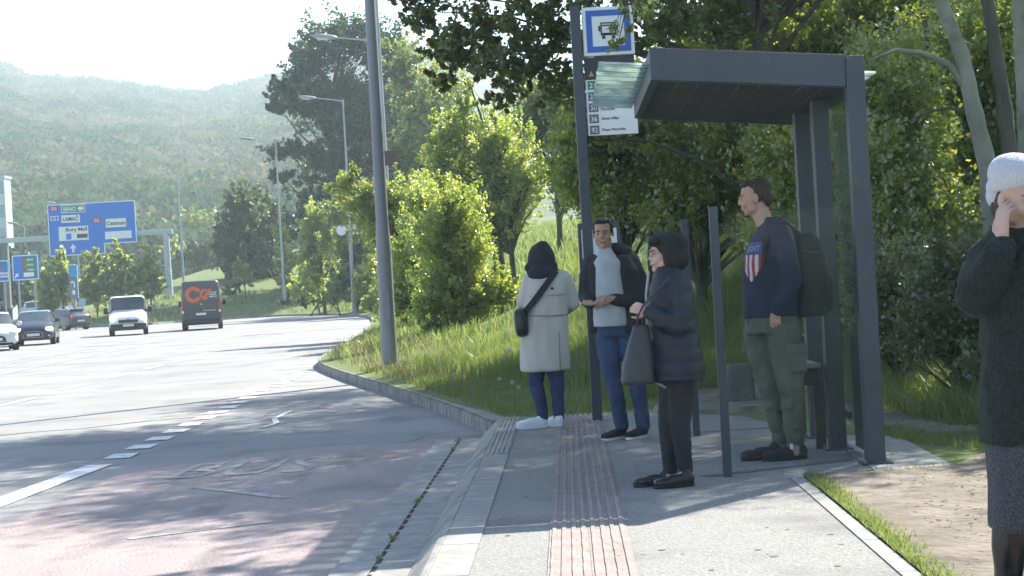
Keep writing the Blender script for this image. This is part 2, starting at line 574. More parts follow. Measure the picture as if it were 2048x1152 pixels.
# asphalt body: from behind the kerb stones to the right edge; right edge angles away along the shelter slab
ur = PW
body = [PL(0.2225, NEAR_S), PL(ur, NEAR_S), PL(ur, 11.25), PL(ur + 0.55, 11.45), PL(ur + .6, 13.9), PL(ur + 0.2, 16.2), PL(1.6, 17.2), PL(0.2225, S1)]
mb.prism([(p.x, p.y) for p in body], 'z', -0.05, PZ)
mb.build('bus_platform', asphalt_fine, kind='structure')
# right edging kerb
mb = MB()
for k in range(9):
    a = PL(ur + 0.003, NEAR_S + k * .92); b = PL(ur + 0.003, NEAR_S + k * .92 + .91)
    mb.bar(a + pside * .04 + Vector((0, 0, PZ - .07)), b + pside * .04 + Vector((0, 0, PZ - .07)), 0.08, 0.155)
mb.build('edging_kerb', concrete, kind='structure')
# platform kerb stones: rounded bus-boarding kerb with ribbed top at the far end
mb = MB(); rb = MB()
s = 4.1; k = 0
while s < S1 - .05:
    e = min(s + 0.99, S1)
    a, b = s + .004, e - .004
    vs = []
    for q in (a, b):
        for (u, z) in ((-0.14, -0.05), (-0.14, 0.035), (-0.11, 0.055), (-0.03, 0.135), (-0.005, 0.158), (0.025, 0.168), (0.032, 0.168), (0.032, -0.05)): vs.append(PL(u, q, z))
    mb.add(vs, [(i, (i + 1) % 8, (i + 1) % 8 + 8, i + 8) for i in range(8)] + [tuple(reversed(range(8))), tuple(range(8, 16))])
    # slabs behind the kerb stones
    rb.box(PL(0.128, (a + b) / 2, PZ - .03), (0.186, e - s - .012, 0.076), -YAW)
    s = e; k += 1
mb.build('boarding_kerb', kerb_m, kind='structure')
rb.build('kerb_slab_strip', concrete, kind='structure')
# little ribs at the far end of the kerb slabs
mb = MB()
for i in range(5):
    mb.box(PL(0.055 + i * .036, 15.6, PZ + .012), (0.02, 3.7, 0.008), -YAW)
mb.build('ribbed_strip', concrete, kind='structure')
# tactile guide strip with ridges
mb = MB(); u0, u1 = 0.575, 0.975
for k in range(int((S1 - .1 - NEAR_S) / 0.2)):
    for j in range(2):
        mb.box(PL(u0 + .1 + j * .2, NEAR_S + .1 + k * .2, PZ - .01), (0.1985, 0.1985, 0.03), -YAW)
mb.build('tactile_strip', tact_m, kind='structure')
mb = MB()
for i in range(8):
    seg = 0
    while NEAR_S + seg * .2 < S1 - .2:
        jit = 0.001 * math.sin(seg * 3.1 + i)
        mb.box(PL(u0 + .025 + i * .05 + jit, NEAR_S + .1 + seg * .2, PZ + .0075), (0.022, 0.199, 0.008), -YAW)
        seg += 1
mb.build('tactile_ridges', tact_m, kind='structure')
# shelter slab of paving to the right of the platform
mb = MB()
pv = [G(1600, 962, PZ), G(1640, 935, PZ), G(1880, 915, PZ), G(1912, 932, PZ)]
sl = [PL(ur + 0.55, 11.3), G(1912, 934, PZ), G(1795, 872, PZ), PL(ur + .62, 13.9)]
mb.prism([(p.x, p.y) for p in sl], 'z', -0.04, PZ + .004)
mb.build('paving_slab', concrete, kind='structure')
# gutter: concrete channel with slot drain
mb = MB()
s = 4.0
while s < 17.0:
    mb.box(PL(-0.458, s + .5, 0.006), (0.205, 0.985, 0.05), -YAW)
    mb.box(PL(-0.249, s + .5, 0.002), (0.205, 0.985, 0.05), -YAW)
    s += 1.0
mb.build('gutter', concrete, kind='structure')
mb = MB()
s = 4.0; k = 0
while s < 16.9:
    mb.box(PL(-0.353 + 0.004 * math.sin(k), s + .09, 0.026), (0.04, 0.155, 0.008), -YAW)
    s += 0.26; k += 1
mb.build('drain_slots', mat('slot_dark', (0.012, 0.012, 0.011), (0.02, 0.018, 0.012), rough=1), kind='structure')

# dirt patch right of the platform
dl = [PL(ur + .085, -2), (5.2, -2), (5.4, 7), (4.6, 10.2), (3.75, 12.3), (slab_r[0].x + .2, slab_r[0].y + .35), (slab_r[0].x, slab_r[0].y), PL(ur + .6, 11.25), PL(ur + .085, 11.2)]
dl = [(p[0], p[1]) for p in dl]
ins = [(x + random.uniform(-.06, .06), y + random.uniform(-.06, .06)) for x in np.arange(1, 5.5, .18) for y in np.arange(-1, 13, .18)]
ins = [p for p in ins if inside(p, dl)]
vo, eo, fo, *_ = geometry.delaunay_2d_cdt([Vector(p) for p in dl + ins], [(i, (i + 1) % len(dl)) for i in range(len(dl))], [], 1, 1e-5)
V = [(v.x, v.y, 0.172 + 0.02 * noise.noise(Vector((v.x * 1.6, v.y * 1.6, 1))) + max(0, v.x - 3.6) * .05) for v in vo]
tag(link_mesh('dirt_path', mesh_np('dirt_path', V, [f[:3] for f in fo], dirt, smooth=True)), kind='structure')
# trodden earth behind the shelter
dl = [(1.2, 16.9), (2.1, 16.6), (2.68, 15.9), (2.9, 14.9), (2.98, 13.4), (3.9, 13.2), (4.3, 15), (4.2, 17.5), (3.2, 19.2), (2.2, 19.6), (1.5, 18.6)]
ins = [(x, y) for x in np.arange(1, 4.5, .16) for y in np.arange(13, 20, .16)]
ins = [p for p in ins if inside(p, dl)]
vo, eo, fo, *_ = geometry.delaunay_2d_cdt([Vector(p) for p in dl + ins], [(i, (i + 1) % len(dl)) for i in range(len(dl))], [], 1, 1e-5)
V = [(v.x, v.y, tz(v.x, v.y) + (-.06 if i < len(dl) else .03 + 0.04 * noise.noise(Vector((v.x * 2.3, v.y * 2.3, 4))))) for i, v in enumerate(vo)]
tag(link_mesh('bare_earth', mesh_np('bare_earth', V, [f[:3] for f in fo], dirt, smooth=True)), kind='structure')

# ---- road surface layers, 4 mm apart
def flat(name, poly, m, z, kind='structure'):
    P = [Vector((p[0], p[1], z)) for p in poly]
    return MB().add(P, [tuple(t) for t in geometry.tessellate_polygon([P])]).build(name, m, kind=kind)
rl = [G(-700, 1330), G(0, 1053), G(110, 1006), G(200, 968), G(262, 940), G(440, 915), G(640, 893), G(862, 884)]
red = rl + [PL(-0.562, 16.6), PL(-0.562, 3.5)] + [(-5, 3.5)]
flat('red_bus_lane', [(p[0], p[1]) for p in red], red_asph, 0.004)
# edge line of the bay: solid near, blocks further
def px_line(pts, w0, w1=None, z=0.008, name='edge_line', m=None):
    pts = [G(*p) for p in pts]; n = len(pts)
    L_, R_ = [], []
    for i, p in enumerate(pts):
        d = (pts[min(i + 1, n - 1)] - pts[max(i - 1, 0)]).normalized(); q = Vector((d.y, -d.x, 0))
        w = w0 + ((w1 if w1 is not None else w0) - w0) * i / (n - 1)
        L_.append(p - q * w / 2); R_.append(p + q * w / 2)
    mb = MB()
    for i in range(n - 1):
        mb.add([(v.x, v.y, z) for v in (L_[i], R_[i], R_[i + 1], L_[i + 1])], [(0, 1, 2, 3)])
    return mb
px_line([(-300, 1120), (0, 1006), (100, 968), (200, 931)], 0.24).build('solid_line', paint_w, kind='structure')
mb = MB()
a0, b0 = G(232, 918), G(480, 804)
nblk = 12
dirn = (b0 - a0); LL = dirn.length; dirn.normalize(); q = Vector((dirn.y, -dirn.x, 0))
st = 1.0
k = 0; s = 0
while s < LL + 9:
    c = a0 + dirn * s
    mb.add([(v.x, v.y, 0.008) for v in (c - q * .13, c + q * .13, c + dirn * .5 + q * .13, c + dirn * .5 - q * .13)], [(0, 1, 2, 3)])
    s += st
mb.build('block_marking', paint_w, kind='structure')
# lane dashes farther left
mb = MB()
A_, B_ = G(-20, 818), G(70, 795)
for (x0, y0, x1, y1) in ((0, 812, 70, 796), (118, 781, 175, 768), (215, 757, 258, 747), (290, 739, 322, 731), (345, 725, 372, 718), (392, 713, 415, 707), (430, 703, 450, 697)):
    mb.add(px_line([(x0, y0), (x1, y1)], .14).v, [(0, 1, 2, 3)])
mb.build('lane_dashes', paint_w, kind='structure')
px_line([(-80, 768), (60, 737), (150, 718), (230, 702), (300, 687), (380, 676)], .13).build('far_lane_line', paint_worn, kind='structure')
px_line([(-60, 742), (80, 717), (200, 694), (262, 683), (330, 672)], .13).build('median_line', paint_worn, kind='structure')
# worn lettering and stop zigzags on the red lane
mb = MB()
tb = text_mb('BUS', 2.2, 0.002)
for v in tb.v: pass
cx, cy = G(505, 935).x, G(505, 935).y
tb.f = [f for f in tb.f if all(tb.v[i][1] < -.0005 for i in f)]
tb.v = [(v[0] * 0.25 + cx + .03 * v[2], cy + v[2] * 0.6, 0.0085) for v in tb.v]
tb.build('worn_bus_lettering', mat('faint_paint', (.30, .275, .27), (.42, .40, .39), rough=.9, scale=3.5, third=((.23, .19, .19), 6, .9)), kind='structure')
px_line([(392, 976), (480, 986), (530, 993), (575, 997)], .10, name='z').build('zigzag_line', paint_worn, kind='structure')
px_line([(255, 1080), (350, 1068), (450, 1056), (545, 1045)], .09).build('zigzag_line', paint_worn, kind='structure')
# a crooked paint spill in the shade
px_line([(524, 856), (545, 850), (553, 846), (549, 838), (560, 833), (566, 829), (584, 823)], .07).build('paint_spill', paint_w, kind='structure')
# dark repair seams
px_line([(-40, 876), (60, 865), (160, 858), (300, 842), (400, 834)], .05, z=0.0045).build('repair_seam', joint_m, kind='structure')
px_line([(672, 1150), (760, 1028), (820, 955), (866, 897)], .018, z=0.0085).build('gutter_seam', joint_m, kind='structure')
# cracks in the carriageway and trodden gum on the platform
rc = random.Random(9)
for (x0, y0, x1, y1, n_) in ((690, 812, 470, 838, 12), (880, 870, 720, 905, 10), (330, 905, 120, 925, 10), (560, 770, 300, 800, 12)):
    px_line([(x0 + (x1 - x0) * i / n_ + rc.uniform(-7, 7), y0 + (y1 - y0) * i / n_ + rc.uniform(-3, 3)) for i in range(n_ + 1)], .016, .006, z=0.0092).build('crack', joint_m, kind='structure')
mb = MB()
for i in range(75):
    c = PL(rc.uniform(.25, PW - .05), rc.uniform(6.5, 17), PZ + .0015 + .00002 * i); r_ = rc.uniform(.008, .022)
    if .56 < (c - P0).dot(pside) < .99: continue
    mb.add([c + Vector((r_ * math.cos(a) * rc.uniform(.8, 1.1), r_ * math.sin(a) * rc.uniform(.8, 1.1), 0)) for a in [q * .785 for q in range(8)]], [tuple(range(8))])
mb.build('gum_spots', mat('gum', (.07, .07, .07), (.11, .11, .105), rough=.8), kind='stuff')
# dark joint lines in the platform at the two glass screens
for (x0, y0, x1, y1) in ((1408, 952, 1700, 918), (1340, 868, 1600, 851)):
    a, b = G(x0, y0, PZ + .004), G(x1, y1, PZ + .004); d = (b - a).normalized(); q = Vector((d.y, -d.x, 0)) * .05
    MB().add([a - q, b - q, b + q, a + q], [(0, 1, 2, 3)]).build('platform_joint', mat('dark_joint', (0.10, 0.10, 0.10), (0.15, 0.15, 0.145), rough=.9, scale=30), kind='structure')
# ================================================================ STREET FURNITURE
steel = mat('anthracite_steel', (0.036, 0.046, 0.064), (0.046, 0.057, 0.078), rough=0.42, scale=3, bump=0.05, bscale=90, third=((0.07, 0.075, 0.085), 7, 0.35))
steel_in = mat('dark_underside', (0.035, 0.034, 0.034), (0.055, 0.052, 0.05), rough=0.7, scale=4)
galv = mat('galvanised', (0.26, 0.28, 0.31), (0.34, 0.36, 0.39), rough=0.5, scale=3, metal=0.25, stretch=(1, 1, .2))
galv_d = mat('grey_painted_pole', (0.19, 0.205, 0.23), (0.24, 0.255, 0.28), rough=0.5, scale=2, stretch=(1, 1, .2), bump=0.05)
sign_blue = mat('sign_blue', (0.001, 0.15, 0.60), (0.001, 0.16, 0.64), rough=0.45)
sign_green = mat('sign_green', (0.01, 0.20, 0.10), (0.012, 0.22, 0.11), rough=0.45)
sign_red = mat('sign_red', (0.42, 0.03, 0.03), (0.45, 0.035, 0.03), rough=0.45)
sign_white = mat('sign_white', (0.72, 0.73, 0.74), (0.78, 0.78, 0.78), rough=0.45)
sign_grey = mat('sign_grey', (0.09, 0.11, 0.14), (0.10, 0.12, 0.15), rough=0.5)
ink = mat('sign_ink', (0.03, 0.035, 0.045), (0.04, 0.045, 0.055), rough=0.6)
glass = glass_mat('shelter_glass', (0.90, 0.94, 0.92), 0.035)
clear_glass = glass_mat('clear_glass', (0.97, 0.985, 0.98), 0.004)
lamp_glass = mat('lamp_glass', (0.55, 0.57, 0.58), (0.62, 0.63, 0.62), rough=0.15)
Z3 = Vector((0, 0, 1))


def street_lamp(base, H, label, armdir=(-1, 0, 0), arm=2.1, r=0.1, extra=0.0, low=None, mat_=None):
    b = Vector(base); t = empty('street_lamp', b, label=label, cat='street lamp')
    m = mat_ or galv
    mb = MB()
    top = H + extra
    mb.tube([(0, 0, -.1), (0, 0, 2.0), (0, 0, 2.35), (0, 0, top)], [r * 1.15, r * 1.08, r * .92, r * .45], 14)
    mb.tube([(0, 0, .0), (0, 0, .06)], [r * 1.6, r * 1.5], 14)
    mb.build('pole', m, t, smooth='auto')
    MB().box((0, -r * 1.08, 1.0), (r * .9, .02, .45)).build('hatch', m, t)
    d = Vector(armdir).normalized()
    a0 = Vector((0, 0, H - .1)); a1 = a0 + d * .5 + Z3 * .12; a2 = a0 + d * arm + Z3 * .32
    MB().tube([a0, a1, a2], [.04, .035, .03], 8).build('arm', m, t)
    if extra <= 0: MB().tube([(0, 0, H - .3), (0, 0, H + .02)], [r * .6, r * .6], 12).build('collar', m, t)
    # lamp head: long shallow teardrop
    h = MB(); hd = a2 + d * .42 + Z3 * .06
    rot = Matrix(((d.x, -d.y, 0), (d.y, d.x, 0), (0, 0, 1)))
    tilt = rot @ Matrix.Rotation(math.radians(-8), 3, 'Y')
    h.ell(hd, (.55, .19, .11), tilt, 16, 10, 2.5)
    h.tube([a2 - d * .1, a2 + d * .12], [.05, .07], 8)
    ho = h.build('lamp_head', galv, t, smooth=True)
    g = MB(); g.ell(hd + d * .08 - Z3 * .045, (.36, .15, .10), tilt, 14, 8)
    g.build('lamp_glass', lamp_glass, ho, smooth=True)
    return t


lb = G(781, 741, PZ); lb = Vector((lb.x, lb.y, tz(lb.x, lb.y)))
street_lamp(lb, 12.5, 'thick grey lamp pole planted in the grass by the kerb, tall past the picture edge', arm=2.0, r=0.115, mat_=galv_d)
for (px, py, Y, ht, lab) in ((757.5, 85, 78, 0, 'slim lamp close behind the thick grey pole, its head just left of it'),
                             (686, 203, 113, 0, 'street lamp standing in front of the tall dark tree, in the middle of the row'),
                             (551, 284, 138, 0, 'farthest lamp of the row, its head against the hazy hill')):
    p = W(px, py, Y); base_y = {78: 655, 113: 612, 138: 620}[Y]
    q = W(px + (base_y - py) * .056, base_y, Y)
    zb = tz(q.x, q.y)
    arm = {78: 1.9, 113: 1.8, 138: 1.8}[Y]
    t = street_lamp((q.x, Y, zb), p.z - zb + .1, lab, arm=arm, r=.13 if Y == 78 else .11, extra=4.5 if Y == 78 else 0)
    if Y == 78:
        c = W(768, 317, Y) - Vector((q.x, Y, zb))
        MB().box((c.x, -.16, c.z), (1.2, .05, .58)).box((c.x, -.12, c.z), (1.25, .02, .63)).build('maroon_panel', mat('maroon', (0.045, 0.018, 0.022), (0.06, 0.025, 0.028), rough=.6), t, bevel=.02)
# slim bare mast far off, lamp behind the direction sign
p = W(356, 350, 165); q = W(367, 560, 165)
t = empty('mast', (q.x, 165, 3.0), label='slim bare grey mast rising in front of the hill between sign and van', cat='mast')
MB().tube([(0, 0, -3), (0, 0, p.z - 3)], [.13, .07], 8).build('pole', galv, t)
MB().tube([(0, 0, p.z - 3), (0, 0, p.z - 2.9)], [.09, .05], 8).build('cap', galv, t)
for (hx, hy, ex, ey, Y, lab) in ((96, 397, 150, 408, 175, 'lamp arm showing over the top edge of the big blue sign'), (22, 442, 48, 450, 190, 'small distant lamp peeking out above the gantry beam')):
    e = W(ex, ey, Y); zb = -0.05
    street_lamp((e.x, Y, zb), e.z - zb, lab, arm=(ex - hx) / 3600 * Y - .6, r=.11)

# ---------------------------------------------------------------- bus shelter
sh = empty('bus_shelter', PL(2.0, 11.3, PZ), -YAW, 'dark grey steel and glass bus shelter with flat roof over the platform', 'bus shelter')
sO = PL(2.0, 11.3, PZ); cY, sY = math.cos(YAW), math.sin(YAW)
def S(p):      # world -> shelter coordinates
    d = Vector(p) - sO
    return Vector((d.x * cY - d.y * sY, d.x * sY + d.y * cY, d.z))
RT = 2.655     # roof top above platform at the rear, rising toward the road
RB = 2.445
SLOPE = 0.095
def shear(mb):
    mb.v = [(v[0], v[1], v[2] + SLOPE * (xr - v[0])) for v in mb.v]
    return mb
pA = S(W(1748, 920, 11.73)); pB = S(W(1672, 893, 12.77)); pC = S(W(1635, 870, 13.75))
xb = (pA.x + pB.x + pC.x) / 3
xl = S(W(1300, 130, 11.73)).x
yA, yE = pA.y, S(W(1268, 235, 14.5)).y
posts = []
MB().box((xb + .068, yA, RT / 2), (.118, .13, RT)).build('corner_post', steel, sh, bevel=.006)
for yy, w in ((pB.y, .115), (pC.y, .115)):
    MB().box((xb - .02, yy, RB / 2 + .02), (w, .14, RB + .03)).build('post', steel, sh, bevel=.006)
for (bx_, by_) in ((xb + .068, yA), (xb - .02, pB.y), (xb - .02, pC.y)):
    bpl = MB().box((bx_, by_, .008), (.2, .2, .014)).build('base_plate', steel, sh, bevel=.003)
    for sx_ in (-.08, .08):
        for sy_ in (-.08, .08): MB().tube([(bx_ + sx_, by_ + sy_, .014), (bx_ + sx_, by_ + sy_, .03)], .009, 6).build('bolt', galv, bpl)
fr = MB()
xr = xb + .127
fr.box(((xl + xr - .118) / 2, yA, (RT + RB) / 2), (xr - .118 - xl, .10, RT - RB))
shear(fr).build('roof_beam', steel, sh, bevel=.004)
shear(MB().box((xl + .03, (yA + yE) / 2 + .05, (RT + RB) / 2 - .004), (.06, yE - yA - .04, RT - RB - .012))).build('roof_edge', steel, sh, bevel=.004)
shear(MB().box(((xl + xr) / 2 + .03, yE + .05, (RT + RB) / 2 - .002), (xr - xl - .06, .08, RT - RB - .006))).build('roof_beam', steel, sh, bevel=.004)
shear(MB().box((xr - .035, (yA + yE) / 2 + .08, (RT + RB) / 2 - .004), (.06, yE - yA - .1, RT - RB - .012))).build('roof_edge', steel, sh, bevel=.004)
c = MB()
n = 9
for i in range(n):
    w = (xr - xl - .14) / n
    c.box((xl + .07 + w * (i + .5), (yA + yE) / 2 + .05, RB + .05), (w - .012, yE - yA - .12, .02))
shear(c).build('ceiling_panel', steel_in, sh)
# translucent ribbed roof sheet overhanging both long sides
def ribbed():
    m = bpy.data.materials.new('roof_sheet'); m.use_nodes = True
    nt = m.node_tree; N = nt.nodes; L = nt.links
    N.remove(N['Principled BSDF'])
    tr = N.new('ShaderNodeBsdfTransparent'); tr.inputs[0].default_value = (.7, .8, .76, 1)
    tl = N.new('ShaderNodeBsdfTranslucent'); tl.inputs[0].default_value = (.55, .65, .6, 1)
    gl = N.new('ShaderNodeBsdfGlossy'); gl.inputs['Roughness'].default_value = .18
    a = N.new('ShaderNodeMixShader'); a.inputs[0].default_value = .38
    L.new(tr.outputs[0], a.inputs[1]); L.new(tl.outputs[0], a.inputs[2])
    b = N.new('ShaderNodeMixShader'); b.inputs[0].default_value = .3
    L.new(a.outputs[0], b.inputs[1]); L.new(gl.outputs[0], b.inputs[2])
    tc = N.new('ShaderNodeTexCoord'); wv = N.new('ShaderNodeTexWave'); wv.inputs['Scale'].default_value = 14; wv.inputs['Distortion'].default_value = 1.5
    wv.bands_direction = 'Y'
    L.new(tc.outputs['Object'], wv.inputs[0]); bp = N.new('ShaderNodeBump'); bp.inputs['Strength'].default_value = .5
    L.new(wv.outputs[1], bp.inputs['Height']); L.new(bp.outputs[0], gl.inputs['Normal']); L.new(bp.outputs[0], tl.inputs['Normal'])
    w2 = N.new('ShaderNodeTexWave'); w2.inputs['Scale'].default_value = 1.15; w2.inputs['Distortion'].default_value = 2.2; w2.inputs['Detail'].default_value = 3; w2.bands_direction = 'Y'  # bands of milkier mix imitate white streaks of light refracted by the ribs
    L.new(tc.outputs['Object'], w2.inputs[0]); mr = N.new('ShaderNodeMapRange'); mr.inputs[1].default_value = .55; mr.inputs[2].default_value = .95; mr.inputs[3].default_value = .15; mr.inputs[4].default_value = .85
    L.new(w2.outputs[1], mr.inputs[0]); L.new(mr.outputs[0], a.inputs[0])
    L.new(b.outputs[0], N['Material Output'].inputs[0])
    return m
rs = MB()
xo = S(W(1198, 118, 11.73)).x
ys = np.arange(yA + .07, yE + .35, .03)
for i, yy in enumerate(ys[:-1]):
    pass
sheet = ribbed()
for (xa, xb2) in ((xo, xl - .004), (xr + .004, xr + .10)):
    V = []; F = []
    for i, yy in enumerate(ys):
        z = RT - .10 + (.006 if i % 2 else 0)
        V += [(xa, yy, z), (xb2, yy, z), (xa, yy, z + .012), (xb2, yy, z + .012)]
    for i in range(len(ys) - 1):
        a = i * 4
        F += [(a, a + 1, a + 5, a + 4), (a + 2, a + 6, a + 7, a + 3), (a, a + 4, a + 6, a + 2), (a + 1, a + 3, a + 7, a + 5)]
    shear(MB().add(V, F)).build('roof_sheet', sheet, sh)
# rear glass panes between the posts and the two low side screens with their slim posts
for (ya, yb_) in ((yA + .07, pB.y - .07), (pB.y + .07, pC.y - .07)):
    g = MB().box((xb + .055, (ya + yb_) / 2, 1.35), (.010, yb_ - ya - .03, 2.3)).build('rear_glass', glass, sh)
    for zz in (.25, 1.5):
        for ye in (ya, yb_ - .05): MB().box((xb + .055, ye + .02, zz), (.035, .09, .05)).build('glass_clamp', steel, sh, bevel=.004)
MB().box((xb + .10, (pA.y + pB.y) / 2 + .1, .42), (.02, .62, .78)).build('kick_panel', steel_in, sh, bevel=.003)
for (px, py, Y, pyt) in ((1455, 945, 11.45, 413), (1393, 865, 14.45, 438)):
    b = S(W(px, py, Y)); tp = S(W(px - (py - pyt) * .056, pyt, Y))
    x0 = b.x; y0 = b.y
    MB().box((x0, y0, tp.z / 2 - .02), (.055, .06, tp.z + .04)).build('screen_post', steel, sh, bevel=.004)
    MB().box(((x0 + .06 + xb - .1) / 2, y0, tp.z / 2 + .03), (xb - .16 - x0, .009, tp.z - .16)).build('side_glass', clear_glass, sh)
MB().box((xb - .27, (pB.y + pC.y) / 2 + .15, .60), (.32, 1.3, .035)).build('bench_seat', mat('bench_top', (.16, .2, .2), (.2, .24, .24), rough=.3), sh, bevel=.008)
MB().box((xb - .25, (pB.y + pC.y) / 2 + .15, .52), (.24, 1.24, .11)).build('bench_frame', steel_in, sh, bevel=.008)
for yy in (pB.y + .12, pC.y + .2): MB().box((xb - .12, yy, .25), (.07, .06, .5)).build('bench_leg', steel_in, sh)

# ---------------------------------------------------------------- bus stop pole with its sign and line table
Y0 = 16.6
b = W(1195, 840, Y0); st = empty('bus_stop_pole', (b.x, b.y, PZ), label='tall anthracite bus stop pole with blue bus sign and list of lines', cat='bus stop')
tp = W(1152, 14, Y0)
Hs = tp.z - PZ
u = 16.6 / 3600
MB().box((0, 0, Hs / 2 - .05), (.092, .10, Hs + .1)).build('pole', steel, st, bevel=.006)
def Lp(px, py): 
    w = W(px, py, Y0); return (w.x - b.x, w.z - PZ)
# sign box
x0, z0 = Lp(1163, 14); x1, z1 = Lp(1270, 112)
sx0, sz1 = Lp(1160, 17); ex, ez = Lp(1262, 11); fx, fz = Lp(1268, 107); hx, hz = Lp(1166, 116)
sw = (ex - sx0 + fx - hx) / 2 + .0; shh = (sz1 - hz + ez - fz) / 2
cx = (sx0 + ex + fx + hx) / 4 + .01; cz = (sz1 + ez + fz + hz) / 4
sg = MB().box((cx, 0, cz), (sw, .07, shh)).build('stop_sign', sign_white, st, bevel=.01)
q = MB()
def frame_mb(cx, cz, w, h, t, y, d=.004):
    m = MB()
    m.box((cx, y, cz + h / 2 - t / 2), (w, d, t)); m.box((cx, y, cz - h / 2 + t / 2), (w, d, t))
    m.box((cx - w / 2 + t / 2, y, cz), (t, d, h - 2 * t)); m.box((cx + w / 2 - t / 2, y, cz), (t, d, h - 2 * t))
    return m
stop_blue = mat('stop_blue', (0.03, 0.11, 0.42), (0.035, 0.12, 0.45), rough=.5)
frame_mb(cx, cz, sw * .86, shh * .86, sw * .115, -.0375).build('blue_border', stop_blue, sg)
pg = MB(); bw, bh = sw * .30, shh * .30; zc = cz + .01
pg.v += frame_mb(cx, zc + .01, bw, bh * .9, .012, -.0375).v; n_ = MB()
pg = frame_mb(cx, zc + .01, bw, bh * .88, .012, -.0375)
pg.box((cx, -.0375, zc + bh * .30), (bw - .03, .004, .012)); pg.box((cx, -.0375, zc - bh * .28), (bw * .8, .004, .022))
pg.box((cx - bw * .32, -.0375, zc - bh * .5), (.03, .004, .03)); pg.box((cx + bw * .32, -.0375, zc - bh * .5), (.03, .004, .03))
pg.box((cx - bw * .58, -.0375, zc + bh * .1), (.018, .004, .05)); pg.box((cx + bw * .58, -.0375, zc + bh * .1), (.018, .004, .05))
pg.build('bus_pictogram', ink, sg)
# black header + white table
ax, az = Lp(1168, 118); bx, bz = Lp(1270, 158); dx_, dz_ = Lp(1276, 268)
tx0 = ax + .0; tx1 = tx0 + sw * .98
hd = MB().box(((tx0 + tx1) / 2, 0, cz - shh / 2 - .11), (tx1 - tx0, .045, .205)).build('header_panel', ink, st)
tz1 = cz - shh / 2 - .215; tz0 = Lp(1200, 271)[1]
tb_ = MB().box(((tx0 + tx1) / 2 + .0, 0, (tz0 + tz1) / 2), (tx1 - tx0, .04, tz1 - tz0)).build('line_table', sign_white, st, bevel=.003)
rows = [('21', sign_green, ''), ('25', sign_grey, ''), ('30', sign_grey, 'Lamač\nPatrónka'), ('36', sign_grey, 'Slnné vŕšky'), ('92', sign_grey, 'Depo Patrónka')]
rh = (tz1 - tz0) / 5
for i, (num, mm, txt) in enumerate(rows):
    zc = tz1 - rh * (i + .5)
    pl = MB().box((tx0 + .062, -.0225, zc), (.085, .004, rh * .78)).build('number_plate', mm, tb_)
    fit_text(num, rh * .48, .058, tx0 + .062, zc, -.0265, bold=.01).build('number', sign_white, pl)
    lines = txt.split('\n') if txt else []
    for k, l in enumerate(lines):
        zz = zc + (rh * .2 if len(lines) == 2 and k == 0 else (-rh * .16 if len(lines) == 2 else 0))
        t_ = text_mb(l, rh * .25, .003, .015); wdt = t_.w
        put(t_, tx0 + .13 + wdt * .5, zz, -.0225).build('destination', ink, tb_)
put(text_mb('Lamač', rh * .3, .003, .015), tx0 + .22, tz1 - rh * 1.5, -.0225).build('destination', ink, tb_)
# warning triangle and round mark
tri = MB().prism([(tx0 + .03, cz - shh / 2 - .185), (tx0 + .085, cz - shh / 2 - .185), (tx0 + .057, cz - shh / 2 - .135)], 'y', -.028, -.0235).build('triangle_mark', mat('ochre', (.45, .28, .08), (.5, .3, .1)), hd)
ci = MB().prism([(tx0 + .125 + .024 * math.cos(a * .4), cz - shh / 2 - .155 + .024 * math.sin(a * .4)) for a in range(16)], 'y', -.028, -.0235).build('round_mark', sign_white, hd)
# timetable case lower on the pole
cx0, cz1 = Lp(1155, 455); cx1, cz0 = Lp(1215, 610)
case = MB().box(((cx0 + .30) / 2 + .0, -.005, (cz0 + cz1) / 2 + .02), (.30 - cx0, .06, cz1 - cz0 + .03)).build('timetable_case', steel, st, bevel=.006)
for (za, zb2) in ((.52, .97), (.05, .47)):
    zz0 = cz0 + (cz1 - cz0) * za; zz1 = cz0 + (cz1 - cz0) * zb2
    sh_ = MB().box(((cx0 + .30) / 2, -.037, (zz0 + zz1) / 2), (.24 - cx0 - .0, .004, zz1 - zz0)).build('timetable_sheet', sign_white, case)
    ln = MB(); random.seed(3)
    for r in range(9):
        z_ = zz1 - .03 - r * (zz1 - zz0 - .05) / 9
        ln.box((cx0 + .09, -.040, z_), (.05, .002, .006)); ln.box(((cx0 + .3) / 2 + .04, -.040, z_), (.11, .002, .004))
    ln.build('printed_rows', sign_grey, sh_)

# ---------------------------------------------------------------- sign gantry over the road
YG = 148.0; k = YG / 3600
def GW(px, py, dy=0): 
    w = W(px, py, YG + dy); return w
pb = GW(342, 640); pt = GW(333, 458)
gt = empty('sign_gantry', (pb.x, YG, tz(pb.x, YG) - .3), label='pale grey steel gantry post and beam carrying the big blue direction sign', cat='gantry')
gO = Vector((pb.x, YG, tz(pb.x, YG) - .3))
def GL(px, py, dy=0): return GW(px, py, dy) - gO
H_ = pt.z - gO.z
gal_l = mat('pale_steel', (.38, .41, .45), (.44, .47, .5), rough=.5)
MB().tube([(0, 0, 0), (0, 0, H_ - .2)], [.30, .24], 12).build('post', gal_l, gt, smooth='auto')
MB().box((0, 0, .15), (.9, .9, .3)).build('footing', concrete, gt)
MB().box((0, -.27, H_ * .38), (.5, .12, .35)).build('junction_box', gal_l, gt, bevel=.02)
for px0, px1 in ((-60, 345),):
    a = GL(px0, 478); b2 = GL(px1, 462); a.z = b2.z
    MB().bar((a.x, 0, H_ - .22), (b2.x, 0, H_ - .22), .4, .42).build('beam', gal_l, gt, bevel=.03)
a = GL(8, 470)
MB().box((a.x, 0, H_ / 2 - .2), (.55, .5, H_ - .4)).build('post', mat('grey_box', (.12, .13, .14), (.15, .16, .17)), gt)
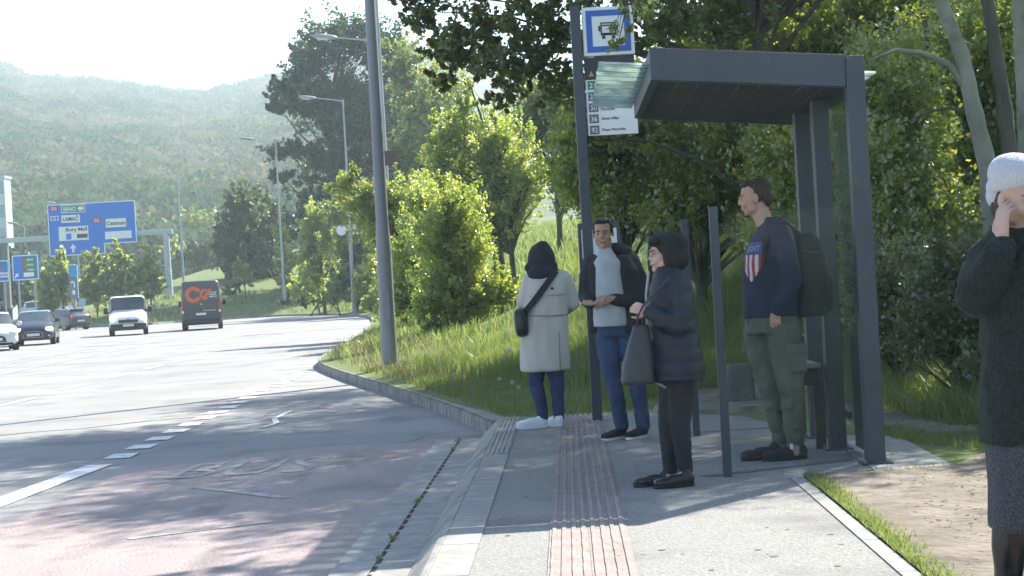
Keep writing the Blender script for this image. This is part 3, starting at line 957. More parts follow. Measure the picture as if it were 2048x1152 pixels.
# the sign board itself: step-shaped plate
c0 = GL(95, 408); 
ul = GL(95, 409); ur_ = GL(272, 402); br = GL(276, 485); mid = GL(213, 487); ml = GL(212, 508); bl = GL(104, 513)
x0, x1, xm = (ul.x + bl.x) / 2, (ur_.x + br.x) / 2, (mid.x + ml.x) / 2
z1 = (ul.z + ur_.z) / 2; zr = (br.z + mid.z) / 2; z0 = (ml.z + bl.z) / 2
brd = MB().prism([(x0, z0), (xm, z0), (xm, zr), (x1, zr), (x1, z1), (x0, z1)], 'y', -.42, -.34).build('sign_board', sign_blue, gt)
gr = MB()
e_ = .07
for (ax_, az_, bx_, bz_) in ((x0, z1 - e_ / 2, x1, z1 - e_ / 2), (x0, z0 + e_ / 2, xm, z0 + e_ / 2), (xm - e_, zr + e_ / 2, x1, zr + e_ / 2)):
    gr.box(((ax_ + bx_) / 2, -.43, az_), (bx_ - ax_, .016, e_))
for (xx, za_, zb_) in ((x0 + e_ / 2, z0, z1), (xm - e_ / 2, z0, zr + e_), (x1 - e_ / 2, zr, z1)):
    gr.box((xx, -.436, (za_ + zb_) / 2), (e_, .016, zb_ - za_))
gr.build('sign_border', sign_white, brd)
def plate(px, py, w, h, m, name='text_plate', y=-.44, parent=brd, edge=None):
    c = GL(px, py)
    o = MB().box((c.x, y, c.z), (w * k, .03, h * k)).build(name, m, parent)
    if edge:
        frame_mb(c.x, c.z, w * k, h * k, 1.3 * k, y - .018, .01).build('plate_edge', edge, o)
    return o, c
def ptext(o, c, s, h, w, m, y=-.475, dx=0, dz=0, bold=.02):
    fit_text(s, h * k, w * k, c.x + dx * k, c.z + dz * k, y, .02, bold).build('lettering', m, o)
o, c = plate(111, 418, 16, 9, sign_red); ptext(o, c, 'D2', 6, 10, sign_white)
o, c = plate(149, 418, 48, 16, sign_green, edge=sign_white); ptext(o, c, 'BRNO', 8.5, 25, sign_white, dx=-7)
MB().prism([(c.x + 15 * k + 6 * k * math.cos(a * .4), c.z + 4.2 * k * math.sin(a * .4)) for a in range(16)], 'y', -.47, -.455).build('oval_mark', sign_white, o)
o, c = plate(112, 437, 16, 9, sign_blue, edge=sign_white); ptext(o, c, '2', 6, 4, sign_white)
o, c = plate(144, 438, 37, 15, sign_white); ptext(o, c, 'LAMAČ', 8, 31, ink)
o, c = plate(150, 467, 59, 28, sign_white); ptext(o, c, 'Bory Mall', 7, 42, ink, dx=6, dz=8)
MB().box((c.x - 10 * k, -.465, c.z - 6 * k), (10 * k, .01, 12 * k)).build('parking_mark', sign_blue, o)
MB().box((c.x + 17 * k, -.465, c.z - 6 * k), (21 * k, .01, 8 * k)).build('covered_patch', ink, o)
o, c = plate(196, 441, 16, 9, sign_red); ptext(o, c, 'D2', 6, 10, sign_white)
o, c = plate(234, 446, 43, 20, sign_white, edge=sign_green); ptext(o, c, 'Centrum', 8, 36, ink, y=-.48)
plate(239, 470, 53, 15, sign_white)
def arrow(cx, cz, s, y=-.43):
    return MB().prism([(cx - s * .14, cz - s * .5), (cx + s * .14, cz - s * .5), (cx + s * .14, cz + s * .0), (cx + s * .42, cz + s * .0), (cx, cz + s * .55), (cx - s * .42, cz + s * .0), (cx - s * .14, cz + s * .0)], 'y', y - .02, y)
c = GL(149, 497); arrow(c.x, c.z, 16 * k).build('arrow', sign_white, brd)
c = GL(234, 484); arrow(c.x, c.z + 0 * k, 5 * k).build('arrow', sign_white, brd)

# ---- two smaller direction signs on posts at the left
def road_sign(x0p, y0p, x1p, y1p, Y, base, label, build):
    a = W(x0p, y0p, Y); b_ = W(x1p, y1p, Y)
    cx, w, h = (a.x + b_.x) / 2, b_.x - a.x, a.z - b_.z
    t = empty('direction_sign', (cx, Y, 0), label=label, cat='road sign')
    cz = (a.z + b_.z) / 2
    s_ = MB().box((0, 0, cz), (w, .08, h)).build('sign_board', sign_blue, t, bevel=.03)
    frame_mb(0, cz, w * .97, h * .97, .06, -.048, .012).build('sign_border', sign_white, s_)
    for px_ in (-w * .3, w * .3): MB().tube([(px_, .1, -.1), (px_, .1, cz + h * .4)], .07, 8).build('post', galv, t)
    build(s_, cz, w, h)
    return t
def b1(s_, cz, w, h):
    p_ = MB().box((w * .15, -.055, cz + h * .02), (w * .52, .02, h * .8)).build('text_plate', sign_green, s_)
    for i, (l, n) in enumerate((('D2', 'BRNO'), ('E65', 'PRAHA'), ('E75', 'WIEN'))):
        z_ = cz + h * (.30 - i * .2)
        MB().box((-w * .03, -.068, z_), (w * .13, .012, h * .12)).build('route_mark', sign_red, p_)
        fit_text(n, h * .08, w * .24, w * .2, z_, -.07, .01, .02).build('lettering', sign_white, p_)
    MB().box((w * .12, -.07, cz - h * .28), (w * .38, .012, h * .16)).build('white_plate', sign_white, p_)
    ar = arrow(0, 0, w * .2, 0)
    R = Matrix.Rotation(math.radians(40), 3, 'Y')
    ar.v = [tuple(R @ Vector(v) + Vector((-w * .34, -.05, cz - h * .3))) for v in ar.v]
    ar.build('arrow', sign_white, s_)
road_sign(23, 511, 79, 559, 132, 0, 'small blue direction sign with green panel, under the left of the gantry', b1)
def b2(s_, cz, w, h):
    p_ = MB().box((w * .1, -.055, cz + h * .32), (w * .7, .02, h * .14)).build('text_plate', sign_green, s_)
    q_ = MB().box((w * .28, -.055, cz - h * .18), (w * .4, .02, h * .22)).build('white_plate', sign_white, s_)
    fit_text('Ikea'.replace('Ikea', 'DEVÍN'), h * .12, w * .33, w * .28, cz - h * .18, -.07, .01, .02).build('lettering', ink, q_)
    MB().box((w * .2, -.055, cz + h * .1), (w * .12, .02, h * .1)).build('route_mark', sign_red, s_)
road_sign(-40, 523, 20, 563, 134, 0, 'blue direction sign cut by the picture edge, beside the green-panelled one', b2)

# ---- totem by the small trees
Yt = 126
a = W(137, 530, Yt); b_ = W(158, 598, Yt); c_ = W(150, 625, Yt)
t = empty('price_totem', ((a.x + b_.x) / 2, Yt, 0), label='slim blue and grey petrol totem standing among the roadside saplings', cat='totem')
w = b_.x - a.x; zt = a.z; zb_ = b_.z
MB().box((0, 0, (zt + zb_) / 2 + (zt - zb_) * .31), (w, .3, (zt - zb_) * .36)).build('blue_header', mat('totem_blue', (.03, .25, .45), (.04, .28, .5)), t, bevel=.03)
lo_ = MB().box((0, 0, zb_ + (zt - zb_) * .31), (w * .96, .28, (zt - zb_) * .60)).build('grey_body', mat('totem_grey', (.12, .17, .22), (.15, .2, .25)), t, bevel=.03)
MB().box((-w * .05, -.15, zb_ + (zt - zb_) * .5), (w * .5, .02, .12)).box((w * .12, -.15, zb_ + (zt - zb_) * .42), (w * .14, .02, .45)).box((0, -.15, zb_ + (zt - zb_) * .2), (w * .3, .02, .3)).build('pale_mark', sign_white, lo_)
MB().box((0, 0, zb_ / 2), (w * .3, .2, zb_)).build('post', galv, t)
# little sign under it
a = W(158, 598, 124); b_ = W(171, 611, 124)
t = empty('small_sign', ((a.x + b_.x) / 2, 124, 0), label='little pale blue sign plate beside the foot of the totem', cat='road sign')
MB().box((0, 0, (a.z + b_.z) / 2), (b_.x - a.x, .04, a.z - b_.z)).build('sign_board', mat('pale_blue', (.3, .4, .5), (.35, .45, .55)), t, bevel=.01)
MB().tube([(0, .04, -.1), (0, .04, a.z)], .04, 8).build('post', galv, t)
# small sign on thin post right of the white van, pale sign in leaves, tiny details
a = W(306, 563, 140); zb0 = tz(a.x, 140)
t = empty('small_sign', (a.x, 140, zb0), label='narrow grey sign seen edge-on between white van and gantry post', cat='road sign')
MB().box((0, 0, a.z - zb0 - .3), (.28, .04, .75)).build('sign_board', sign_grey, t, bevel=.01)
MB().tube([(0, .04, -.1), (0, .04, a.z - zb0)], .035, 8).build('post', galv, t)
a = W(690, 460, 109); zb0 = tz(a.x, 109)
t = empty('road_sign', (a.x + .2, 109, zb0), label='pair of pale sign plates half hidden in leaves near the middle lamp', cat='road sign')
MB().prism([(-.42 + .32 * math.cos(i * .5), a.z - zb0 + .32 * math.sin(i * .5)) for i in range(12)], 'y', 0, .03).build('round_plate', sign_white, t)
MB().box((.55, 0, a.z - zb0), (.6, .03, .6)).build('square_plate', sign_white, t)
MB().tube([(0, .06, -.1), (0, .06, a.z - zb0 + .3)], .04, 8).bar((-.7, .06, a.z - zb0), (.8, .06, a.z - zb0), .05).build('post', galv, t)

# ---- distant building edge at far left
Yb = 230
a = W(-100, 362, Yb); b_ = W(8, 362, Yb)
zt = a.z
t = empty('office_building', ((a.x + b_.x) / 2, Yb, 0), label='pale blue glass building top showing at the left border against the hill', cat='building')
w = b_.x - a.x
MB().box((0, 1.5, zt / 2), (w, 3, zt)).build('wall', mat('pale_facade', (.34, .4, .46), (.42, .48, .53), rough=.4), t)
wn = mat('facade_glass', (.12, .2, .3), (.2, .3, .4), rough=.1)
for i in range(4):
    MB().box((0, -.03, zt - 1.2 - i * 3), (w * .94, .06, 1.6)).build('window_band', wn, t)
MB().box((0, 1.5, zt + .15), (w + .3, 3.3, .3)).build('roof', gal_l, t)
e = W(30, 357, Yb); MB().bar((w * .2, 2, zt + .3), (w * .2, 2, zt + 1.2), .15).bar((w * .1, 2, zt + .9), (w * .75, 2, zt + .9), .12).build('roof_aerial', galv, t)

# low dark grey concrete block behind the shelter
c_ = W(1478, 752, 17.6)
t = MB().loft([((0, 0, -.1), .15, .15), ((0, 0, .2), .13, .13), ((0, 0, .36), .11, .11), ((0, 0, .38), .09, .09)], 24, 6)
t = t.build('concrete_block', mat('dark_concrete', (.09, .09, .08), (.13, .13, .115), rough=1, scale=4), label='low dark grey concrete block set in the bare earth behind the shelter', cat='concrete block', smooth='auto')
t.location = (c_.x, 17.6, tz(c_.x, 17.6))
# ================================================================ VEGETATION
rng = np.random.default_rng(11)
bark = mat('bark', (0.055, 0.048, 0.036), (0.11, 0.095, 0.075), rough=1, scale=6, bump=.8, bscale=18, stretch=(1, 1, .25))
bark_p = mat('pale_bark', (0.16, 0.165, 0.13), (0.25, 0.25, 0.20), rough=1, scale=3, bump=.6, bscale=14, third=((.07, .07, .06), 5, .7))
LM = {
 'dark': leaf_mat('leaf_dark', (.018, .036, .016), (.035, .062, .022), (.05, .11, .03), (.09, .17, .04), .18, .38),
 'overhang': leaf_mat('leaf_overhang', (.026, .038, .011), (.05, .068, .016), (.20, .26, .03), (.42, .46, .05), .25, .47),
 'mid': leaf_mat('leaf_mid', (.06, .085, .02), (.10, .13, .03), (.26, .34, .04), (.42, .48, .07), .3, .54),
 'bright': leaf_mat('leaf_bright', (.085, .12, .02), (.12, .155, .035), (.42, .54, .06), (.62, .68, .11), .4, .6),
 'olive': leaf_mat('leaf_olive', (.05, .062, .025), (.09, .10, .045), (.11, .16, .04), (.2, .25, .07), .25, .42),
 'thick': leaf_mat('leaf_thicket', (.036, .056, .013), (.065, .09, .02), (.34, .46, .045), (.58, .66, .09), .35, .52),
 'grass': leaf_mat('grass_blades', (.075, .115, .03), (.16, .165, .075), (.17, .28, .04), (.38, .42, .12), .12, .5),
 'dry': leaf_mat('dry_grass', (.2, .16, .09), (.3, .25, .15), (.2, .16, .09), (.34, .28, .16), .1, .4),
}


def leaf_quads(C, size, flat=0.0, aspect=.6):
    """rhombic leaves at the points C, random facing"""
    n = len(C)
    a = rng.normal(size=(n, 3)); a /= np.linalg.norm(a, axis=1)[:, None]
    r = rng.normal(size=(n, 3)); r[:, 2] += flat * np.sign(r[:, 2])
    b = np.cross(a, r); b /= np.linalg.norm(b, axis=1)[:, None] + 1e-9
    s = size * rng.uniform(.6, 1.35, n)[:, None]
    V = np.empty((n, 4, 3)); V[:, 0] = C - a * s; V[:, 1] = C + b * s * aspect; V[:, 2] = C + a * s; V[:, 3] = C - b * s * aspect
    return V.reshape(-1, 3), np.arange(n * 4).reshape(-1, 4)


def leaf_mesh(name, C, size, m, tint=None, aspect=.6):
    V, F = leaf_quads(C, size, aspect=aspect)
    me = mesh_np(name, V, F, m)
    at = me.attributes.new('tint', 'FLOAT', 'FACE')
    t = rng.uniform(0, 1, len(C)) if tint is None else tint
    at.data.foreach_set('value', t.astype(np.float32))
    return me


def crown_points(blobs, n, clus=0.14, shell=.55, cn=None):
    """blobs: (centre, (rx, ry, rz)); leaves gather in clumps spread over each blob"""
    vol = np.array([b[1][0] * b[1][1] * b[1][2] for b in blobs]) ** (2 / 3); vol /= vol.sum()
    P, T, K = [], [], []
    for (c, r), w in zip(blobs, vol):
        c = np.array(c); r = np.array(r)
        nb = max(30, int(n * w)); kc = cn or max(10, int(nb / 55))
        d = rng.normal(size=(kc, 3)); d /= np.linalg.norm(d, axis=1)[:, None]
        rad = rng.uniform(0, 1, kc) ** shell * rng.uniform(.72, 1.28, kc)
        cc = c + d * rad[:, None] * r
        K.append(cc)
        idx = rng.integers(0, kc, nb)
        cs = (r.mean() * clus) * rng.uniform(.5, 1.5, kc)
        dr = d + np.array([0, 0, .7]) + rng.normal(size=(kc, 3)) * .45; dr /= np.linalg.norm(dr, axis=1)[:, None]
        al = rng.uniform(-1.3, 2.0, nb); th = np.clip(1.1 - .3 * np.abs(al), .35, 1)
        g = rng.normal(size=(nb, 3)) * (cs[idx] * .50 * th)[:, None] + dr[idx] * (al * cs[idx] * 1.15)[:, None]
        P.append(cc[idx] + g)
        T.append(np.clip(rng.uniform(0, 1, kc)[idx] * .6 + rng.uniform(0, .5, nb), 0, 1))
    return np.concatenate(P), np.concatenate(T), np.concatenate(K)


def limbs(mb, base, knots, r0, targets, nl, seed=0):
    """trunk through knots, limbs bending from the trunk to some crown clumps"""
    rn = random.Random(seed)
    pts = [Vector(base)] + [Vector(k) for k in knots]
    n = len(pts)
    # smooth trunk
    sm = []; rs = []
    for i in range(n - 1):
        for q in range(4):
            t = q / 4; p = pts[i].lerp(pts[i + 1], t)
            w = Vector((rn.uniform(-1, 1), rn.uniform(-1, 1), 0)) * r0 * .25
            sm.append(p + (w if (i or q) else Vector((0, 0, 0)))); rs.append(r0 * (1 - .8 * (i + t) / (n - 1)) * (1.25 if i == 0 and q == 0 else 1))
    sm.append(pts[-1]); rs.append(r0 * .2)
    mb.tube(sm, rs, 9)
    if len(targets) == 0: return
    idx = rng.choice(len(targets), min(nl, len(targets)), replace=False)
    H = pts[-1].z - pts[0].z
    for i in idx:
        t = Vector(targets[i])
        z = min(t.z - .3 * (t - pts[-1]).length * .5, pts[-1].z - .1 * H)
        z = max(z - rn.uniform(.1, .25) * H, pts[0].z + .15 * H)
        j = min(range(len(sm)), key=lambda q: abs(sm[q].z - z))
        a = sm[j]; ra = rs[j] * .5
        mid = a.lerp(t, .5) + Vector((rn.uniform(-.1, .1), rn.uniform(-.1, .1), rn.uniform(0, .12))) * (t - a).length
        q1 = a.lerp(mid, .5) + Vector((0, 0, .03)) * (t - a).length
        mb.tube([a, q1, mid, mid.lerp(t, .5) + Vector((rn.uniform(-.05, .05),) * 3) * (t - a).length, t], [ra, ra * .8, ra * .55, ra * .35, ra * .12], 5, cap=False)


def tree(name, label, cat, base, blobs, n, leaf, m, trunk_r=.12, knots=None, nl=24, clus=.14, shell=.55, group=None, bk=None, aspect=.6, crown='crown'):
    b = Vector(base)
    t = empty(name, b, label=label, cat=cat, group=group)
    B = [((c[0] - b.x, c[1] - b.y, c[2] - b.z), r) for c, r in blobs]
    P, T, K = crown_points(B, n, clus, shell)
    ok = P[:, 2] > -(b.z) + 0.0
    P, T = P[ok], T[ok]
    link_mesh(crown, leaf_mesh(crown, P, leaf, LM[m] if isinstance(m, str) else m, T, aspect), t)
    mb = MB()
    if knots is None:
        top = max(B, key=lambda q: q[0][2] + q[1][2]); 
        cxm = sum(q[0][0] for q in B) / len(B); cym = sum(q[0][1] for q in B) / len(B)
        zt = top[0][2] + top[1][2] * .6
        knots = [(cxm * .25, cym * .25, zt * .35), (cxm * .7, cym * .7, zt * .65), (top[0][0], top[0][1], zt)]
    else: knots = [Vector(k) - b for k in knots]
    limbs(mb, (0, 0, -.15), knots, trunk_r, K, nl, seed=len(label))
    mb.build('trunk', bk or bark, t, smooth=True)
    return t


def B(px, py, rx, rz, Y, dep=None, dy=0):
    """crown lobe measured on the photo: centre and half sizes in pixels, at its real distance"""
    c = W(px, py, Y + dy); k = (Y + dy) / 3600
    return (tuple(c), (rx * k, (dep if dep is not None else (rx + rz) / 2 * k), rz * k))


def foot(px, py, Y):
    p = W(px, py, Y); return (p.x, Y, tz(p.x, Y))


# ---- far side of the bend
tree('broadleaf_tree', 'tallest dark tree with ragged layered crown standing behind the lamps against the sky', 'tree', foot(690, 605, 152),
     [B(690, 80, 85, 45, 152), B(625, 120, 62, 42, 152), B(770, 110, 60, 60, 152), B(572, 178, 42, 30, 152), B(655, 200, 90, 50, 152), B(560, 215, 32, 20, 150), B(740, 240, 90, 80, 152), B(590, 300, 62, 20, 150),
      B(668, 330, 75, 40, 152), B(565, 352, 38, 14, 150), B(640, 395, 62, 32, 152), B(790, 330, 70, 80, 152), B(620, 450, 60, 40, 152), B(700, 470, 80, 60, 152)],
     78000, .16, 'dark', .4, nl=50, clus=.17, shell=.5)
tree('broadleaf_tree', 'tall hazy dark tree right of the thick lamp pole, below the overhanging leaves', 'tree', foot(850, 560, 120),
     [B(835, 200, 60, 80, 120), B(800, 130, 40, 50, 120), B(850, 300, 60, 80, 120), B(800, 320, 40, 60, 120), B(890, 240, 60, 90, 118), B(860, 420, 70, 90, 120)], 30000, .13, 'mid', .35, nl=40)
tree('broadleaf_tree', 'dense dark rounded tree with lighter top right behind the dark van', 'tree', foot(505, 612, 160),
     [B(490, 415, 42, 45, 160), B(465, 500, 38, 62, 160), B(530, 470, 40, 70, 160), B(500, 560, 50, 48, 160), B(545, 560, 30, 45, 160), B(455, 460, 26, 30, 158)], 30000, .16, 'olive', .3, nl=20, shell=.5)
tree('sapling', 'slender bright green sapling growing at the farthest lamp pole', 'tree', foot(580, 618, 144), [B(562, 470, 16, 28, 144), B(572, 520, 24, 32, 144), B(578, 570, 24, 26, 144)], 5200, .13, 'bright', .07, nl=14)
tree('sapling', 'small round-headed sapling on a thin stem beside the dark van', 'tree', foot(493, 616, 146), [B(485, 545, 22, 20, 146), B(500, 555, 10, 18, 146), B(470, 535, 10, 10, 146)], 1700, .13, 'bright', .06, nl=12)
tree('shrub', 'pale silvery shrub on the bank immediately right of the dark van', 'shrub', foot(458, 612, 148), [B(456, 588, 18, 22, 148), B(470, 570, 14, 14, 148)], 2200, .12, 'olive', .04, nl=10)
for i, (lab, fx, fy, Y, bl, n) in enumerate((
    ('pointed light green tree left in the group behind the middle lamp', 650, 622, 122, [(625, 450, 26, 45), (615, 500, 24, 40), (655, 470, 38, 60), (640, 560, 40, 38)], 13000),
    ('leafy green tree directly behind the middle lamp pole', 716, 620, 119, [(690, 420, 42, 50), (705, 480, 48, 60), (735, 520, 40, 60), (690, 560, 44, 40)], 15000),
    ('shaded bushy tree partly hidden by the thick lamp pole', 790, 615, 105, [(790, 470, 60, 70), (820, 540, 60, 70), (760, 570, 40, 40)], 13000))):
    tree('roadside_tree', lab, 'tree', foot(fx, fy, Y), [B(*b, Y) for b in bl], n, .12, 'bright' if i < 1 else 'mid', .13, nl=26, group='trees on the outer side of the bend')
tree('shrub', 'low dark undergrowth bush at the foot of the trees behind the bay', 'shrub', foot(620, 612, 128), [B(600, 590, 40, 22, 128), B(660, 592, 40, 20, 128), B(720, 590, 40, 22, 125), B(760, 590, 40, 26, 118)], 9000, .12, 'dark', .05, nl=20)
tree('shrub', 'bright low bush growing beside the middle lamp foot', 'shrub', foot(680, 620, 118), [B(672, 585, 26, 24, 118), B(640, 598, 16, 14, 118)], 2500, .11, 'bright', .05, nl=10)

for lab, fx, Y, bl, n in (('bright shrub between the farthest two lamps at the edge of the bay', 640, 125, [(600, 570, 26, 34), (630, 545, 22, 40)], 5000),
                          ('leafy shrub just right of the middle lamp pole, below the pale sign plates', 745, 112, [(735, 560, 30, 40), (765, 530, 26, 44), (720, 590, 24, 22)], 7500),
                          ('bright roadside shrub squeezed between thick lamp pole and the middle lamp', 770, 98, [(760, 590, 30, 32), (735, 610, 20, 16), (800, 580, 30, 44)], 6500)):
    tree('shrub', lab, 'shrub', foot(fx, 618, Y), [B(*b, Y) for b in bl], n, .11, 'bright', .06, nl=24, group='shrubs lining the bay')
for lab, cx, cy, rx, rz in (('light bush in the band behind the leftmost saplings', 105, 572, 36, 34), ('broad light bush between totem and white van', 205, 575, 46, 32), ('light bush behind the gantry-side sapling', 285, 572, 34, 30)):
    p = W(cx, cy + rz, 168)
    tree('bush', lab, 'bush', (p.x, 168, tz(p.x, 168)), [B(cx, cy, rx, rz, 168), B(cx - rx * .7, cy + 8, rx * .5, rz * .8, 168), B(cx + rx * .7, cy + 8, rx * .5, rz * .8, 168)], 8000, .15, 'bright', .1, nl=20, group='bushes behind the far verge saplings')

# ---- young trees in front of the bank, right of the lamp pole
tree('young_tree', 'bright spring-green young tree reaching across behind the thick lamp pole', 'tree', foot(812, 668, 56),
     [B(690, 362, 28, 20, 56), B(745, 385, 50, 26, 56), B(720, 410, 60, 24, 56), B(800, 415, 62, 48, 56), B(760, 450, 60, 45, 56), B(845, 365, 30, 26, 56), B(820, 490, 60, 60, 56), B(780, 530, 40, 50, 56), B(702, 345, 7, 26, 56, .15), B(760, 362, 7, 22, 56, .15), B(792, 356, 7, 26, 56, .15), B(660, 378, 14, 8, 56, .2)], 52000, .044, 'bright', .13, nl=110, clus=.17, shell=.6)
tree('large_shrub', 'glossy bright shrub in the grass just left of the person in the beige coat', 'shrub', foot(905, 692, 38),
     [B(900, 420, 60, 55, 38), B(870, 480, 60, 50, 38), B(930, 500, 60, 60, 38), B(890, 570, 70, 55, 38), B(960, 590, 62, 50, 38), B(860, 610, 40, 40, 38), B(925, 645, 62, 40, 38), B(870, 665, 38, 26, 38), B(1010, 580, 30, 40, 38), B(880, 370, 7, 30, 38, .1), B(925, 380, 7, 28, 38, .1), B(842, 405, 8, 30, 38, .1), B(990, 520, 9, 32, 38, .1), B(1035, 600, 22, 14, 38, .2)], 62000, .032, 'bright', .07, nl=140, clus=.17, shell=.6)
tree('young_tree', 'broad yellow-green tree with twin thin stems in the middle of the bank', 'tree', foot(1030, 545, 54),
     [B(935, 215, 26, 34, 54), B(900, 270, 44, 50, 54), B(960, 290, 70, 60, 54), B(1020, 310, 56, 60, 54), B(880, 330, 40, 50, 54), B(960, 390, 86, 60, 54), B(1050, 370, 46, 62, 54), B(1000, 440, 66, 50, 54), B(920, 450, 50, 46, 54), B(868, 235, 8, 36, 54, .15), B(938, 175, 8, 30, 54, .15), B(990, 225, 8, 34, 54, .15), B(1040, 250, 9, 34, 54, .15), B(1082, 330, 10, 34, 54, .2)], 58000, .045, 'bright', .10, nl=160, clus=.15, shell=.6)
tree('young_tree', 'shaded green tree closing the gap between the yellow-green tree and the stop pole', 'tree', foot(1120, 470, 66),
     [B(1120, 250, 50, 70, 66), B(1090, 200, 50, 50, 66), B(1130, 350, 40, 60, 66), B(1060, 260, 50, 70, 66)], 26000, .06, 'mid', .12, nl=50, clus=.17)
tree('large_shrub', 'loose bright shrub filling the gap between lamp pole and the glossy shrub', 'shrub', foot(840, 640, 47),
     [B(800, 560, 50, 60, 47), B(830, 480, 50, 60, 47), B(850, 400, 46, 50, 47), B(790, 610, 34, 34, 47), B(860, 560, 50, 60, 47)], 28000, .038, 'bright', .07, nl=80, clus=.17, shell=.6)
tree('young_tree', 'second thin-stemmed tree beside the twin stems, crown merging to its left', 'tree', foot(1014, 545, 56),
     [B(920, 370, 50, 60, 57), B(970, 440, 50, 50, 57), B(880, 420, 40, 60, 57), B(1000, 250, 40, 40, 57)], 20000, .045, 'bright', .09, nl=60, clus=.15, shell=.6)

# ---- saplings along the road under the direction signs
for i, (lab, cx, top, fy, rx) in enumerate((('sapling just left of the totem, partly behind it', 122, 500, 640, 32), ('broad sapling under the left half of the big blue sign', 190, 500, 642, 36),
                                            ('tallest sapling under the step of the big blue sign', 240, 488, 640, 34), ('sapling at the left foot side of the gantry post', 298, 490, 640, 28),
                                            ('small sapling above the pale car at the left', 92, 530, 640, 20))):
    Y = 138; m_ = (top + 600) / 2
    tree('sapling', lab, 'tree', foot(cx + 6, fy, Y), [B(cx, top + 26, rx * .6, 28, Y), B(cx - 4, top + 58, rx, 30, Y), B(cx + 4, top + 88, rx * .9, 26, Y)], 6500, .13, 'bright', .07, nl=26, group='saplings on the far verge')
tree('broadleaf_tree', 'dark round tree mass below the small blue signs at far left', 'tree', foot(20, 618, 175), [B(-30, 570, 60, 60, 175), B(20, 560, 44, 60, 175), B(40, 590, 40, 36, 175), B(70, 596, 24, 26, 175), B(0, 510, 30, 30, 175)], 18000, .2, 'dark', .2, nl=10)
for i, (lab, cx, cy, rx, rz, Y, n, m_) in enumerate((
    ('low dark bush on the bank behind the gantry post', 395, 510, 38, 22, 220, 6000, 'olive'), ('hazy bush cluster above the bank between mast and dark tree', 385, 450, 50, 26, 300, 7000, 'mid'),
    ('hazy bush just right of the big sign', 310, 450, 34, 24, 310, 5000, 'mid'), ('pale bush behind the gantry beam', 350, 500, 30, 20, 260, 4000, 'bright'))):
    p = W(cx, cy + rz, Y)
    tree('bush', lab, 'bush', (p.x, Y, tz(p.x, Y) if False else p.z - .5), [B(cx, cy, rx, rz, Y), B(cx - rx * .6, cy + rz * .3, rx * .5, rz * .7, Y), B(cx + rx * .6, cy + rz * .3, rx * .5, rz * .7, Y)], n, .26, m_, .15, nl=8)

# ---- the big tree overhanging the stop
bt = foot(1560, 640, 23.0)
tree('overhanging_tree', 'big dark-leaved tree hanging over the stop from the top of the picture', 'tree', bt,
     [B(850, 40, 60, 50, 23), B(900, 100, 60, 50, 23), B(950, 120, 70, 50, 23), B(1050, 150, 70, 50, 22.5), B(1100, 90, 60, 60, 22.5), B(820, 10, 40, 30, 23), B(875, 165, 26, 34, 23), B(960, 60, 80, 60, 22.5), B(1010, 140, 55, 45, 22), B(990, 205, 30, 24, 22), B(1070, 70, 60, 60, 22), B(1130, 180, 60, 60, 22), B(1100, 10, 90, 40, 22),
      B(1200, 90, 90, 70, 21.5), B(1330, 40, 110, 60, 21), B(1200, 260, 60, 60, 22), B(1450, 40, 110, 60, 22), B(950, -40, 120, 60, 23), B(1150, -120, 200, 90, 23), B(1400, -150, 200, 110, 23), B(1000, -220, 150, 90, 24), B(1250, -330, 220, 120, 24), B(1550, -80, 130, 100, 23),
      ((5.6, 18.6, 8.0), (2.1, 1.7, .8)), ((4.6, 21.5, 8.8), (2.3, 2.2, 1.0)), ((6.8, 22.5, 8.3), (1.8, 2.4, .9)), ((3.2, 25.0, 9.2), (2.2, 2.2, 1.0)), ((1.2, 26.5, 8.6), (1.8, 1.8, .9)), ((5.2, 26.0, 9.0), (2.0, 2.4, 1.0)), ((-.6, 24.5, 6.6), (1.2, 1.4, .9)), ((4.7, 29.6, 9.4), (2.1, 2.3, .8)), ((3.3, 33.0, 9.2), (1.6, 2.0, .7)), ((6.2, 27.5, 9.4), (1.6, 2.0, .8)), ((3.3, 15.6, 7.2), (.9, .35, .2)), ((2.4, 18.6, 6.8), (.9, .8, .3)), ((7.0, 18.6, 6.6), (1.4, 1.2, .8)), ((8.0, 16.9, 7.0), (1.1, .8, .25))],  # unseen lobes above the frame, added and shaped to cast shade and dapples below
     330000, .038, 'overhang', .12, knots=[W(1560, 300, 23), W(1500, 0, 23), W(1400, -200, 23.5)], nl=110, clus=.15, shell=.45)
# leafy twig hanging in front of the stop sign
tree('hanging_branch', 'thin leafy twig dangling in front of the bus sign', 'branch', W(1262, -60, 15.9), [B(1245, 20, 24, 12, 15.9, .12), B(1232, 60, 14, 12, 15.9, .1), B(1244, 84, 10, 7, 15.9, .08), B(1225, 92, 14, 6, 15.9, .1), B(1262, 55, 8, 14, 15.9, .1), B(1290, 20, 40, 24, 15.9, .2)], 210, .03, 'mid', .012,
     knots=[W(1255, 0, 15.9), W(1245, 50, 15.9), W(1235, 92, 15.9)], nl=10, clus=.25)

